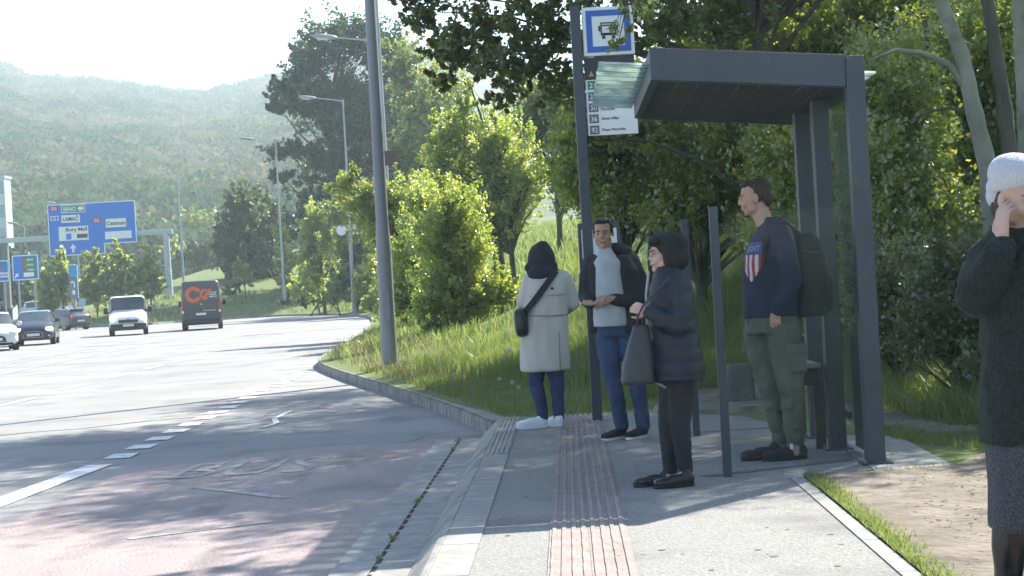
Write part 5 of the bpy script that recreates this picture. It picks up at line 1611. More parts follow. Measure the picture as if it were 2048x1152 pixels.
p = G(257, 671, 0)
van('van', 'white van driving toward the camera beside the dark van', by_face(258, 671, PI + .205, 4.5, 1), PI + .205, 4.5, 1.86, 1.92, paint('van_white', (.66, .66, .67)), dark_trim, True, rear_plain, snub=.6, bonnet=.95, belt=1.12)
p = G(405, 660, 0)
van('delivery_van', 'dark blue delivery van driving away with an orange ring emblem on its rear doors', by_face(405, 660, .155, 5.4, -1), .155, 5.4, 2.05, 2.5, paint('van_navy', (.008, .013, .032)), dark_trim, False, rear_logo, snub=.7, bonnet=1.0, belt=1.25)
# ================================================================ PEOPLE
skin = mat('skin', (.40, .235, .165), (.45, .275, .20), rough=.55, scale=30, bump=.05, bscale=120, third=((.42, .19, .14), 14, .35))
skin_p = mat('skin_fair', (.50, .32, .25), (.56, .37, .29), rough=.5, scale=30, bump=.05, bscale=120, third=((.52, .25, .2), 12, .4))
lip_m = mat('lips', (.33, .12, .10), (.36, .14, .12), rough=.4)
white_eye = mat('eye_white', (.34, .31, .29), (.38, .35, .33), rough=.25)
iris_m = mat('iris', (.03, .02, .015), (.05, .03, .02), rough=.15)
hair_bk = mat('hair_black', (.006, .005, .006), (.013, .011, .012), rough=.55, spec=.3, scale=40, bump=.8, bscale=60, stretch=(1, 1, .15))
hair_br = mat('hair_brown', (.035, .022, .015), (.06, .04, .028), rough=.6, scale=40, bump=.8, bscale=90)
denim = mat('denim', (.02, .045, .10), (.038, .072, .15), rough=.85, scale=5, bump=.25, bscale=160, third=((.09, .14, .24), 3, .4))
denim_d = mat('dark_denim', (.018, .035, .085), (.03, .052, .12), rough=.85, scale=6, bump=.25, bscale=160)
beige = mat('beige_cotton', (.46, .435, .38), (.52, .495, .44), rough=.85, scale=3, bump=.2, bscale=120)
beige_d = mat('beige_seam', (.25, .22, .17), (.28, .25, .2), rough=.9)
black_c = mat('black_cloth', (.014, .014, .017), (.024, .024, .028), rough=.85, scale=8, bump=.3, bscale=90)
black_l = mat('black_leather', (.008, .008, .009), (.014, .014, .015), rough=.3, scale=8, bump=.15, bscale=60)
navy_p = mat('navy_quilt', (.008, .011, .02), (.013, .017, .03), rough=.6, scale=6, bump=.3, bscale=50)
navy_s = mat('navy_jersey', (.014, .020, .045), (.02, .028, .06), rough=.9, scale=10, bump=.3, bscale=140)
olive = mat('olive_cotton', (.075, .085, .066), (.105, .115, .09), rough=.9, scale=6, bump=.3, bscale=120)
shirt_m = mat('pale_blue_knit', (.40, .42, .45), (.47, .49, .52), rough=.9, scale=12, bump=.3, bscale=140)
bag_m = mat('grey_leather', (.032, .032, .038), (.045, .045, .052), rough=.5, scale=4, bump=.2, bscale=50)
white_l = mat('white_leather', (.62, .64, .66), (.7, .7, .7), rough=.5)
fleece = mat('dark_green_fleece', (.010, .016, .015), (.022, .030, .027), rough=1, scale=60, bump=1.0, bscale=70)
tweed = mat('grey_melange', (.035, .035, .042), (.10, .10, .118), rough=1, scale=120, bump=.7, bscale=120, detail=3)
wool = mat('lilac_grey_wool', (.54, .53, .58), (.62, .61, .65), rough=1, scale=90, bump=.5, bscale=120)
metal_f = mat('spectacle_frame', (.03, .02, .02), (.04, .03, .03), rough=.3)
V3 = Vector


def frame(f, up=V3((0, 0, 1)), tilt=0.0, roll=0.0):
    """matrix with columns right, forward, up; tilt > 0 looks down, roll leans the head to its right"""
    f = V3(f).normalized(); r = f.cross(up).normalized(); u = r.cross(f)
    M = Matrix((r, f, u)).transposed()
    return M @ Matrix.Rotation(-tilt, 3, 'X') @ Matrix.Rotation(roll, 3, 'Y')


class Person:
    def __init__(s, px, py, Y, label, ground=None):
        s.Y = Y; s.k = Y / FPX
        p = W(px, py, Y)
        s.o = V3((p.x, Y, PZ if ground is None else ground))
        s.t = empty('person', s.o, label=label, cat='person')

    def q(s, px, py, dy=0.0): return W(px, py, s.Y + dy) - s.o

    def sec(s, px, py, hpx, hd, dy=0.0, yaw=0.0): return (s.q(px, py, dy), hpx * s.k, hd, yaw)

    def chain(s, mb, pts, n=12):
        """(px, py, dy, radius in m) joints"""
        P = [(s.q(a, b, d), r) for a, b, d, r in pts]
        for (p0, r0), (p1, r1) in zip(P[:-1], P[1:]): mb.capsule(p0, p1, r0, r1, n)
        return mb


def head(mb, c, M, s=1.0, neck=True, male=True):
    L = lambda x, y, z: c + M @ (V3((x, y, z)) * s)
    E = lambda x, y, z, a, b, d, **kw: mb.ell(L(x, y, z), (a * s, b * s, d * s), M, 18, 12, **kw)
    E(0, -.018, .035, .076, .095, .082)
    E(0, .025, -.012, .064, .066, .085)
    E(0, .030, -.066, .050 if male else .045, .050, .044)
    E(0, .066, -.094, .024, .019, .019)
    mb.capsule(L(0, .085, .016), L(0, .094, -.021), .0095 * s, .0118 * s, 8)
    for q in (-1, 1):
        E(q * .011, .092, -.028, .0085, .010, .0075)
        E(q * .036, .056, -.028, .027, .026, .030)
        E(q * .046, .020, -.060, .022, .035, .035)
        E(q * .077, -.010, -.008, .010, .020, .032)
        mb.capsule(L(q * .008, .085, .023), L(q * .046, .070, .026), .0105 * s, .0095 * s, 8)
    mb.capsule(L(-.020, .080, -.060), L(.020, .080, -.060), .011 * s, .011 * s, 8)
    if neck: mb.capsule(L(0, -.025, -.06), L(0, -.045, -.17), .054 * s, .060 * s, 14)


def sockets(c, M, s=1.0):
    Mi = M.transposed()
    ce = [c + M @ (V3((q * .030, .092, .002)) * s) for q in (-1, 1)]
    f = M @ V3((0, 1, 0))
    lipc = c + M @ (V3((0, .094, -.061)) * s)
    def fn(co, no):
        co = co.copy()
        for e in ce:
            d = np.linalg.norm(co - np.array(e[:]), axis=1)
            co -= np.array(f[:]) * (np.exp(-(d / (.019 * s)) ** 2) * .012 * s)[:, None]
        rel = (co - np.array(lipc[:])) @ np.array(M)
        w = np.exp(-(rel[:, 2] / (.003 * s)) ** 2 - (rel[:, 0] / (.02 * s)) ** 2) * (np.abs(rel[:, 1]) < .03 * s)
        co -= np.array(f[:]) * (w * .005 * s)[:, None]
        return co
    return fn


def face_bits(body, c, M, s=1.0, brow=hair_bk, lips=True, eye_open=.0048):
    L = lambda x, y, z: c + M @ (V3((x, y, z)) * s)
    for q in (-1, 1):
        e = MB().ell(L(q * .030, .0745, .002), (.0125 * s, .0085 * s, eye_open * s), M, 12, 8).build('eye', white_eye, body, smooth=True)
        MB().ell(L(q * .030, .0815, .002), (.0052 * s, .0035 * s, .0052 * s), M, 10, 6).build('iris', iris_m, e, smooth=True)
        b = MB().capsule(L(q * .014, .0955, .0235), L(q * .034, .088, .0275), .0033 * s, .0036 * s, 6).capsule(L(q * .034, .088, .0275), L(q * .050, .074, .0235), .0036 * s, .002 * s, 6)
        b.build('eyebrow', brow, body, smooth=True)
    if lips:
        MB().capsule(L(-.019, .0855, -.058), L(.019, .0855, -.058), .0042 * s, None, 8).capsule(L(-.016, .0855, -.065), L(.016, .0855, -.065), .0048 * s, None, 8).build('lips', lip_m, body, smooth=True)


def hand(mb, w, d, n, side=1, curl=(.35, .45, .4), s=1.0, spread=.02, thumb=.6):
    """w wrist, d towards the fingertips, n the way the palm faces; side +1/-1 puts the thumb on the d x n side or the other"""
    d = V3(d).normalized(); n = V3(n); n = (n - d * n.dot(d)).normalized(); a = d.cross(n) * side
    # palm: two knuckle rows of rounded bars
    for i, o in enumerate((.030, .010, -.010, -.028)):
        mb.capsule(w + d * .012 * s + a * o * .6 * s, w + d * (.085 - .004 * abs(i - 1.2)) * s + a * o * s, .0135 * s, .0115 * s, 8)
    mb.capsule(w - d * .03 * s, w + d * .02 * s, .023 * s, .024 * s, 10)
    lens = ((.040, .024, .020), (.045, .028, .021), (.041, .026, .020), (.032, .020, .018))
    for i, o in enumerate((.031, .0105, -.0105, -.030)):
        p = w + d * (.085 - .004 * abs(i - 1.2)) * s + a * o * s
        ang = 0; dirx = (d + a * (1 - i / 1.5) * spread * 2).normalized(); r = (.0092, .0095, .009, .008)[i] * s
        for j, l in enumerate(lens[i]):
            ang += curl[j] * (1 + .12 * (i - 1))
            v = dirx * math.cos(ang) + n * math.sin(ang)
            e = p + v * l * s
            mb.capsule(p, e, r, r * .9, 8); p = e; r *= .92
    p = w + d * .022 * s + a * .026 * s
    v = (d * .62 + a * .72 + n * thumb * .5).normalized(); e = p + v * .040 * s; mb.capsule(p, e, .013 * s, .0105 * s, 8)
    v2 = (d * .85 + a * .25 + n * thumb * .8).normalized(); e2 = e + v2 * .030 * s; mb.capsule(e, e2, .0105 * s, .0095 * s, 8)
    v3 = (d * .9 + n * thumb).normalized(); mb.capsule(e2, e2 + v3 * .022 * s, .0095 * s, .008 * s, 8)


def shoe(P, at, dirxy, m, sole, L=.285, w=.095, h=.085, name='shoe', sole_h=.028, high=0.0, toe_up=0.0):
    """at: heel point on the ground, relative to the person"""
    f = V3((dirxy[0], dirxy[1], 0)).normalized(); M = frame(f)
    at = V3((at.x, at.y, 0.0))
    mb = MB()
    pt = lambda x, y, z: at + M @ V3((x, y, z))
    mb.ell(pt(0, L * .18, h * .62), (w * .40, L * .20, h * .55), M, 16, 10, 2.4)
    mb.ell(pt(0, L * .45, h * .50), (w * .42, L * .30, h * .48), M, 16, 10, 2.4)
    mb.ell(pt(.002, L * .74, h * .40), (w * .50, L * .27, h * .40), M, 16, 10, 2.5)
    mb.capsule(pt(0, L * .20, h * .8), pt(0, L * .17, h * 1.05 + high), w * .36, w * .34, 12)
    o = fuse(name, mb, m, P.t, voxel=.006, smooth=3)
    s = MB(); n = 26; out = []
    for i in range(n):
        t = 2 * math.pi * i / n; y = L * .5 + L * .51 * math.cos(t)
        ww = w * (.47 + .09 * math.cos(t * 1.0 + .3)) * abs(math.sin(t)) ** .7 * (1 if math.sin(t) > 0 else -1)
        out.append((ww, y))
    vs = [pt(a, b, .002) for a, b in out] + [pt(a * 1.03, b, sole_h) for a, b in out]
    s.add(vs, [tuple(reversed(range(n))), tuple(range(n, 2 * n))] + [(i, (i + 1) % n, (i + 1) % n + n, i + n) for i in range(n)])
    s.build('sole', sole, o)
    return o


def inner_body(P, hips, chest, neck_pt, legs, arms, extra=None, head_args=None, hands=(), voxel=.007):
    """one continuous skin: pelvis, chest, neck, limbs, head and hands fused together"""
    mb = MB()
    mb.capsule(hips, chest, .10, .105, 16); mb.capsule(chest, neck_pt, .09, .05, 14)
    for L_ in legs:
        r = [.07, .048, .034]
        for i in range(len(L_) - 1): mb.capsule(L_[i], L_[i + 1], r[i], r[i + 1], 12)
        mb.capsule(hips, L_[0], .09, .07, 12)
        mb.capsule(L_[-1], V3((L_[-1].x, L_[-1].y, .05)), .034, .035, 10)
    for A_ in arms:
        r = [.042, .034, .024]
        mb.capsule(chest, A_[0], .07, .042, 12)
        for i in range(len(A_) - 1): mb.capsule(A_[i], A_[i + 1], r[i], r[min(i + 1, 2)], 12)
    fn = None
    if head_args:
        head(mb, *head_args[0], **head_args[1]); fn = sockets(head_args[0][0], head_args[0][1], head_args[1].get('s', 1.0))
        mb.capsule(neck_pt, head_args[0][0] - V3((0, 0, .06)), .052, .05, 12)
    for h in hands: hand(mb, *h[0], **h[1])
    return fuse('body', mb, P.skin, P.t, voxel=voxel, smooth=2, fn=fn)


# ---------------------------------------------------------------- 1: beige trench coat, seen from behind
P = Person(1092, 855, 16.1, 'person in a long beige trench coat and black hood, seen from behind'); P.skin = skin_p; q = P.q
hc = q(1083, 522, .02); M = frame((-.15, 1, 0), tilt=.35)
legs = [[q(1076, 680), q(1074, 760, .02), q(1084, 828)], [q(1112, 680), q(1115, 760), q(1117, 832, .02)]]
arms = [[q(1060, 562), q(1047, 607, .03), q(1066, 612, .24)], [q(1132, 562), q(1145, 607, .03), q(1120, 612, .24)]]
body = inner_body(P, q(1095, 640), q(1095, 570), q(1088, 540), legs, arms, head_args=((hc, M), dict(s=.95)),
                  hands=[((arms[0][2], (.6, .5, .25), (.3, 0, .9)), dict(side=-1, curl=(.6, .6, .4))), ((arms[1][2], (-.6, .5, .25), (-.3, 0, .9)), dict(curl=(.6, .6, .4)))])
face_bits(body, hc, M, .95)
mb = MB().loft([P.sec(1090, 741, 50, .175), P.sec(1090, 720, 50, .175), P.sec(1090, 690, 48.5, .17), P.sec(1091, 655, 47, .16), P.sec(1092, 628, 44.5, .15), P.sec(1093, 600, 44, .145), P.sec(1094, 575, 43.5, .135), P.sec(1093, 556, 41, .12), P.sec(1090, 544, 33, .10), P.sec(1086, 534, 19, .08)], 30, 2.4)
P.chain(mb, [(1064, 560, 0, .082), (1049, 605, .03, .070), (1062, 617, .16, .060), (1068, 613, .22, .052)])
P.chain(mb, [(1128, 560, 0, .082), (1144, 605, .03, .068), (1132, 616, .16, .060), (1120, 612, .22, .052)])
coat = fuse('trench_coat', mb, beige, P.t, voxel=.012, smooth=5, fold=.011, fscale=8, fz=.28, seed=1)
fl = MB().loft([P.sec(1094, 592, 43.2, .156), P.sec(1094, 590, 43.4, .158), P.sec(1094, 575, 43, .15), P.sec(1093, 558, 41, .13), P.sec(1091, 547, 34, .112)], 30, 2.4)
fuse('storm_flap', fl, beige, coat, voxel=.012, smooth=2, fold=.004, seed=2)
s = MB().tube([q(1047, 629, -.05), q(1060, 631, -.135), q(1092, 632, -.168), q(1124, 630, -.14), q(1137, 628, -.05)], .006, 6); s.build('waist_seam', beige_d, coat, smooth=True)
MB().tube([q(1118, 664, -.165), q(1119, 700, -.172), q(1121, 740, -.178)], .006, 6).build('vent', beige_d, coat, smooth=True)
MB().ell(q(1104, 577, -.165), (.012, .006, .012)).build('button', black_c, coat, smooth=True)
mb = MB().ell(hc + V3((0, -.02, .01)), (.122, .125, .155), M, 20, 14, 2.0).ell(q(1082, 546, -.04), (.13, .11, .085), None, 18, 10)
mb.capsule(q(1060, 536, -.02), q(1104, 532, -.02), .05, .05, 12).ell(q(1085, 500, -.01), (.07, .09, .08))
fuse('hood', mb, black_c, P.t, voxel=.010, smooth=5, fold=.008, fscale=10, seed=4)
for nm, pts in (('l', [(1077, 720, 0, .085), (1071, 765, .02, .068), (1080, 800, .01, .058), (1086, 832, 0, .052)]), ('r', [(1108, 720, 0, .085), (1114, 765, 0, .068), (1116, 800, .01, .056), (1118, 834, .02, .050)])):
    fuse('trouser_leg', P.chain(MB(), pts), denim_d, P.t, voxel=.010, smooth=4, fold=.007, fscale=14, fz=1.6, seed=5)
shoe(P, q(1095, 852, 0), (-.95, -.25), white_l, white_l, h=.10)
shoe(P, q(1122, 848, -.04), (-.35, .9), white_l, white_l, h=.10, L=.27)
bg = MB().ell(q(1042, 645, -.08), (.062, .11, .13), Matrix.Rotation(-.08, 3, 'Y'), 20, 12, 3.2)
bag = fuse('shoulder_bag', bg, black_l, None, voxel=.01, smooth=3, fold=.003)
bag['label'] = 'black shoulder bag hanging at the hip of the beige trench coat'; bag['category'] = 'bag'
bag.location = P.o
sm = MB()
for a, b in zip([(1106, 535, -.06), (1112, 542, -.115), (1092, 570, -.165), (1070, 600, -.17), (1052, 622, -.15)], [(1112, 542, -.115), (1092, 570, -.165), (1070, 600, -.17), (1052, 622, -.15), (1044, 632, -.1)]):
    sm.bar(q(*a), q(*b), .055, .010, up=V3((0, -1, .2)))
sm.build('strap', black_c, bag, smooth='auto')

# ---------------------------------------------------------------- 2: man with clasped hands
P = Person(1245, 870, 14.6, 'person in open black jacket, pale shirt and jeans with clasped hands'); P.skin = skin; q = P.q
hc = q(1206, 466, -.02); M = frame((-.18, -1, 0), tilt=.12)
legs = [[q(1212, 680), q(1227, 765, -.02), q(1241, 850)], [q(1258, 680), q(1274, 765, -.03), q(1284, 852)]]
wr = [q(1181, 606, -.20), q(1222, 597, -.20)]
arms = [[q(1184, 525), q(1174, 590, -.02), wr[0]], [q(1262, 525, .04), q(1280, 592, 0), wr[1]]]
body = inner_body(P, q(1240, 640, .04), q(1222, 550), q(1213, 515), legs, arms, head_args=((hc, M), dict(s=1.02)),
                  hands=[((wr[0] + V3((-.015, 0, 0)), (.9, -.15, -.12), (.15, -.2, .9)), dict(side=1, curl=(.5, .7, .5))), ((wr[1], (-.9, -.35, -.2), (0, .8, -.6)), dict(side=-1, curl=(.55, .8, .5)))], voxel=.006)
face_bits(body, hc, M, 1.02, eye_open=.0046)
L = lambda x, y, z: hc + M @ V3((x, y, z))
mb = MB().ell(L(0, -.035, .060), (.080, .094, .070), M, 20, 12).ell(L(0, .03, .098), (.060, .05, .022), M).ell(L(0, -.075, .02), (.072, .052, .07), M)
for e in (-1, 1): mb.ell(L(e * .068, -.005, .035), (.014, .04, .045), M)
fuse('hair', mb, hair_bk, body, voxel=.005, smooth=2, fold=.004, fscale=40)
# shirt with high collar
mb = MB().loft([P.sec(1222, 652, 34, .125, -.03), P.sec(1220, 610, 34, .13, -.03), P.sec(1215, 560, 34, .125, -.02), P.sec(1213, 525, 32, .11, -.01), P.sec(1211, 508, 17, .075, -.01), P.sec(1209, 497, 14.5, .068, -.01)], 26, 2.3)
fuse('shirt', mb, shirt_m, P.t, voxel=.01, smooth=4, fold=.006, fscale=9, fz=.3, seed=8)
# open jacket: sides, back, sleeves, hood behind the neck
mb = MB()
mb.loft([P.sec(1262, 668, 26, .13, .03, -.3), P.sec(1262, 630, 27, .135, .03, -.3), P.sec(1258, 580, 28, .14, .02, -.3), P.sec(1250, 540, 27, .13, .02, -.25), P.sec(1240, 512, 20, .10, .03, -.2)], 22, 2.6)
mb.loft([P.sec(1187, 606, 13, .13, .02, .2), P.sec(1186, 570, 14, .135, .02, .2), P.sec(1187, 535, 15, .12, .02, .2), P.sec(1195, 512, 11, .09, .03, .1)], 18, 2.5)
mb.loft([P.sec(1230, 664, 52, .07, .11), P.sec(1226, 580, 50, .075, .10), P.sec(1222, 530, 48, .07, .09), P.sec(1220, 505, 24, .06, .08)], 22, 2.6)
P.chain(mb, [(1181, 524, .02, .068), (1173, 560, .01, .062), (1172, 592, -.01, .058), (1177, 603, -.09, .050), (1180, 606, -.16, .044)])
P.chain(mb, [(1262, 524, .04, .078), (1276, 560, .03, .072), (1284, 592, 0, .066), (1256, 602, -.10, .058), (1228, 599, -.17, .046)])
mb.ell(q(1240, 500, .08), (.12, .08, .055), Matrix.Rotation(.3, 3, 'Y'))
jk = fuse('jacket', mb, black_c, P.t, voxel=.010, smooth=4, fold=.011, fscale=9, fz=.5, seed=9)
mb = MB().loft([P.sec(1232, 672, 38, .115, .01), P.sec(1232, 650, 36, .115, .01), P.sec(1230, 638, 34, .11, .01)], 20)
P.chain(mb, [(1214, 680, 0, .098), (1221, 730, -.01, .082), (1228, 768, -.02, .068), (1237, 812, 0, .060), (1243, 850, 0, .058)])
P.chain(mb, [(1256, 680, 0, .095), (1268, 730, -.02, .080), (1275, 768, -.03, .068), (1281, 812, 0, .060), (1286, 850, 0, .058)])
fuse('jeans', mb, denim, P.t, voxel=.010, smooth=4, fold=.009, fscale=13, fz=1.3, seed=10)
shoe(P, q(1250, 868, .03), (-.62, -.70), black_c, white_l, h=.085, sole_h=.022)
shoe(P, q(1292, 866, .03), (-.55, -.78), black_c, white_l, h=.085, sole_h=.022)

# ---------------------------------------------------------------- 3: woman in navy quilted coat, profile left
P = Person(1350, 965, 11.1, 'person with black bobbed hair and glasses in a dark quilted coat'); P.skin = skin_p; q = P.q
hc = q(1327, 508, 0); M = frame((-1, -.28, 0), tilt=.02)
legs = [[q(1338, 750, .04), q(1340, 845, .05), q(1340, 935, .06)], [q(1362, 750, -.06), q(1364, 845, -.05), q(1368, 938, -.04)]]
wr = q(1298, 622, -.17)
arms = [[q(1352, 575, -.10), q(1358, 652, -.16), wr], [q(1330, 575, .12), q(1326, 650, .16), q(1312, 700, .12)]]
body = inner_body(P, q(1350, 730), q(1345, 610), q(1335, 560), legs, arms, head_args=((hc, M), dict(s=.97, male=False)),
                  hands=[((wr, (-.85, -.1, .28), (-.2, .95, 0)), dict(side=1, curl=(.9, 1.0, .7), s=.95))], voxel=.006)
face_bits(body, hc, M, .97)
L = lambda x, y, z: hc + M @ V3((x, y, z))
g = MB()
for e in (-1, 1):
    pts = [L(e * .031 + .021 * math.cos(a * .628), .098 - .010 * abs(math.cos(a * .628)) * (1 if e * math.cos(a * .628) > 0 else 0), .003 + .017 * math.sin(a * .628)) for a in range(11)]
    g.tube(pts, .0016, 5, cap=False)
    g.tube([L(e * .052, .090, .006), L(e * .076, .03, .008), L(e * .078, -.01, .006)], .0015, 5)
g.tube([L(-.010, .100, .005), L(.010, .100, .005)], .0016, 5)
gls = g.build('glasses', metal_f, P.t)
MB().prism([(0, 0)] * 0 or [(.01, 0), (0, .01), (-.01, 0)], 'y', 0, .001) if False else None
mb = MB().ell(L(0, -.045, .045), (.108, .112, .098), M, 22, 14).ell(L(0, -.075, -.03), (.100, .085, .09), M, 20, 12).ell(L(0, .035, .083), (.080, .058, .042), M, 18, 10)
for e in (-1, 1): mb.ell(L(e * .080, -.025, -.02), (.030, .062, .085), M, 16, 10)
fuse('hair', mb, hair_bk, body, voxel=.006, smooth=6, fold=.0035, fscale=30, fz=.25)
# coat, quilted in horizontal bands
mb = MB().loft([P.sec(1355, 760, 55, .20, 0), P.sec(1355, 755, 56, .205, 0), P.sec(1351, 710, 54, .20), P.sec(1346, 665, 50, .19), P.sec(1342, 620, 47, .18), P.sec(1342, 580, 44, .17), P.sec(1341, 556, 36, .14), P.sec(1336, 540, 25, .10), P.sec(1332, 530, 22, .085)], 30, 2.3)
P.chain(mb, [(1356, 572, -.11, .085), (1362, 615, -.16, .080), (1358, 652, -.18, .074), (1325, 640, -.19, .062), (1300, 624, -.175, .046)])
P.chain(mb, [(1334, 572, .12, .085), (1330, 640, .17, .075), (1318, 695, .13, .06)])
def quilt(co, no):
    z = co[:, 2]; ph = np.abs(np.sin(z * math.pi / .085))
    return co + no * (np.power(ph, .5) * .010 - .008)[:, None]
ct = fuse('quilted_coat', mb, navy_p, P.t, voxel=.010, smooth=5, fold=.008, fscale=9, fz=.6, seed=12, fn=quilt)
mb = MB(); pts = [(1297, 545), (1292, 590), (1295, 640), (1299, 690), (1302, 730), (1310, 762), (1330, 775)]
for a, b in zip(pts[:-1], pts[1:]): mb.capsule(q(a[0], a[1], -.10), q(b[0], b[1], -.10), .008, .008, 8)
mb.build('zip_lining', mat('pale_lining', (.3, .27, .28), (.36, .33, .34)), ct, smooth=True)
mb = MB()
P.chain(mb, [(1343, 740, .05, .085), (1340, 800, .05, .074), (1336, 850, .05, .062), (1338, 900, .06, .052), (1341, 940, .06, .044)])
P.chain(mb, [(1360, 740, -.05, .088), (1362, 800, -.05, .078), (1360, 850, -.05, .064), (1366, 900, -.04, .054), (1371, 942, -.03, .046)])
fuse('leggings', mb, black_c, P.t, voxel=.009, smooth=4, fold=.005, fscale=16, fz=1.5)
shoe(P, q(1345, 955, .08), (-1, -.15), black_l, black_l, L=.25, w=.085, h=.075)
shoe(P, q(1388, 965, -.05), (-1, -.2), black_l, black_l, L=.255, w=.09, h=.08)
mb = MB(); Yb_ = -.14
secs = []
for (x, y, h, d) in ((1277, 768, 31, .055), (1276, 762, 33, .065), (1276, 730, 30, .065), (1278, 700, 25, .055), (1280, 668, 19, .035), (1281, 650, 15, .022)):
    secs.append((q(x, y, Yb_), h * P.k, d, .15))
bag = fuse('tote_bag', MB().loft(secs, 22, 3.0), bag_m, None, voxel=.008, smooth=3, fold=.006, fscale=8, seed=2)
bag['label'] = 'slouchy grey leather tote bag held by the person with black bobbed hair'; bag['category'] = 'bag'; bag.location = P.o
for dx, dd in ((-6, -.02), (7, .02)):
    MB().tube([q(1281 + dx, 655, Yb_ + dd), q(1279 + dx * .6, 632, Yb_ - .02 + dd), q(1286, 612, -.19), q(1310, 585, -.20), q(1338, 556, -.17)], .007, 6).build('strap', bag_m, bag, smooth=True)

# ---------------------------------------------------------------- 4: man in navy sweatshirt, profile left, backpack
P = Person(1560, 905, 12.3, 'tall person in navy sweatshirt and olive trousers standing inside the shelter'); P.skin = skin; q = P.q
hc = q(1507, 396, 0); M = frame((-1, .10, 0), tilt=.10)
legs = [[q(1522, 660, .08), q(1541, 770, .06), q(1562, 878, .08)], [q(1568, 660, -.07), q(1582, 770, -.08), q(1590, 880, -.06)]]
wr = q(1553, 622, -.17)
arms = [[q(1566, 478, -.15), q(1583, 560, -.19), wr], [q(1530, 470, .16), q(1530, 560, .2), q(1520, 610, .12)]]
body = inner_body(P, q(1545, 640), q(1545, 500), q(1532, 452), legs, arms, head_args=((hc, M), dict(s=1.06)),
                  hands=[((wr, (-.12, .1, -1), (.3, .9, 0)), dict(side=-1, curl=(.35, .5, .4), s=1.0))], voxel=.006)
face_bits(body, hc, M, 1.06, brow=hair_br)
L = lambda x, y, z: hc + M @ (V3((x, y, z)) * 1.06)
mb = MB().ell(L(0, -.032, .056), (.081, .097, .072), M, 20, 12).ell(L(0, .035, .092), (.060, .045, .026), M).ell(L(0, -.080, .0), (.068, .042, .075), M)
for e in (-1, 1): mb.ell(L(e * .066, -.035, .02), (.014, .045, .055), M)
fuse('hair', mb, hair_br, body, voxel=.005, smooth=4, fold=.0015, fscale=30)
mb = MB().ell(L(0, .071, -.092), (.022, .018, .022), M).ell(L(0, .056, -.108), (.02, .022, .012), M)
fuse('beard', mb, hair_br, body, voxel=.004, smooth=2, fold=.003, fscale=60)
mb = MB().loft([P.sec(1545, 633, 56, .155), P.sec(1545, 622, 58, .165), P.sec(1544, 590, 58, .17), P.sec(1544, 550, 58, .175), P.sec(1545, 510, 56, .18), P.sec(1550, 475, 46, .17), P.sec(1548, 452, 32, .12), P.sec(1540, 435, 22, .075)], 30, 2.3)
P.chain(mb, [(1562, 474, -.14, .085), (1574, 520, -.18, .076), (1584, 562, -.20, .066), (1570, 595, -.19, .056), (1557, 618, -.175, .046)])
P.chain(mb, [(1536, 470, .15, .085), (1532, 550, .2, .07), (1522, 605, .14, .05)])
sw = fuse('sweatshirt', mb, navy_s, P.t, voxel=.010, smooth=5, fold=.010, fscale=9, fz=.8, seed=14)
# printed shield with lettering on the chest, wrapped to the front-left of the body
cen = q(1507, 520, -.10)
nd = V3((-.80, -.60, .04)).normalized(); rt = V3((0, 0, 1)).cross(nd).normalized() * 1.0; upv = V3((0, 0, 1))
def on_chest(x, z, out=0.0):
    # ray from outside onto the sweatshirt
    p = cen + rt * x + upv * z + nd * .5
    hit, loc, nn, fi = sw.ray_cast(p, -nd)
    return (loc + nd * (.003 + out)) if hit else None
def decal(name, cells, m, out=0.0, parent=sw):
    g = MB()
    for poly in cells:
        P_ = [on_chest(x, z, out) for x, z in poly]
        if all(v is not None for v in P_): g.add(P_, [tuple(range(len(P_)))])
    if g.f: return g.build(name, m, parent, smooth=True)
def grid_cells(f, x0, x1, z0, z1, nx, nz):
    C_ = []
    for i in range(nx):
        for j in range(nz):
            xa, xb_, za, zb_ = x0 + (x1 - x0) * i / nx, x0 + (x1 - x0) * (i + 1) / nx, z0 + (z1 - z0) * j / nz, z0 + (z1 - z0) * (j + 1) / nz
            if f((xa + xb_) / 2, (za + zb_) / 2): C_.append([(xa, za), (xb_, za), (xb_, zb_), (xa, zb_)])
    return C_
p_red = mat('print_red', (.28, .03, .04), (.3, .035, .045), rough=.8); p_wh = mat('print_white', (.45, .45, .48), (.5, .5, .52), rough=.8); p_bl = mat('print_blue', (.05, .09, .2), (.06, .1, .22), rough=.8)
shape = lambda x, z: abs(x) < .085 * (1 if z > -.02 else max(0, 1 - ((-.02 - z) / .13) ** 1.6))
stripe = lambda x: int(math.floor((x + .085) / (.17 / 7)))
decal('shield_print', grid_cells(lambda x, z: shape(x, z) and z > .04, -.085, .085, .04, .12, 12, 6), p_bl)
decal('shield_print', grid_cells(lambda x, z: shape(x, z) and z < .035 and stripe(x) % 2 == 0, -.085, .085, -.15, .035, 21, 22), p_red)
decal('shield_print', grid_cells(lambda x, z: shape(x, z) and z < .035 and stripe(x) % 2 == 1, -.085, .085, -.15, .035, 21, 22), p_wh)
tx = text_mb('GANT', .038, .001, .02)
g = MB()
vs = [on_chest(v[0] * .9, v[2] + .078, .002) for v in tx.v]
if all(v is not None for v in vs): g.v = [tuple(v) for v in vs]; g.f = tx.f; g.build('lettering', p_wh, sw)
mb = MB().loft([P.sec(1546, 665, 54, .15), P.sec(1546, 640, 54, .15), P.sec(1545, 622, 50, .14)], 22)
P.chain(mb, [(1520, 665, .07, .112), (1530, 720, .06, .105), (1541, 770, .05, .085), (1553, 820, .07, .076), (1561, 862, .08, .068), (1562, 876, .08, .055)])
P.chain(mb, [(1567, 665, -.07, .118), (1575, 720, -.08, .108), (1582, 770, -.09, .088), (1587, 820, -.07, .078), (1590, 866, -.06, .070), (1590, 880, -.06, .056)])
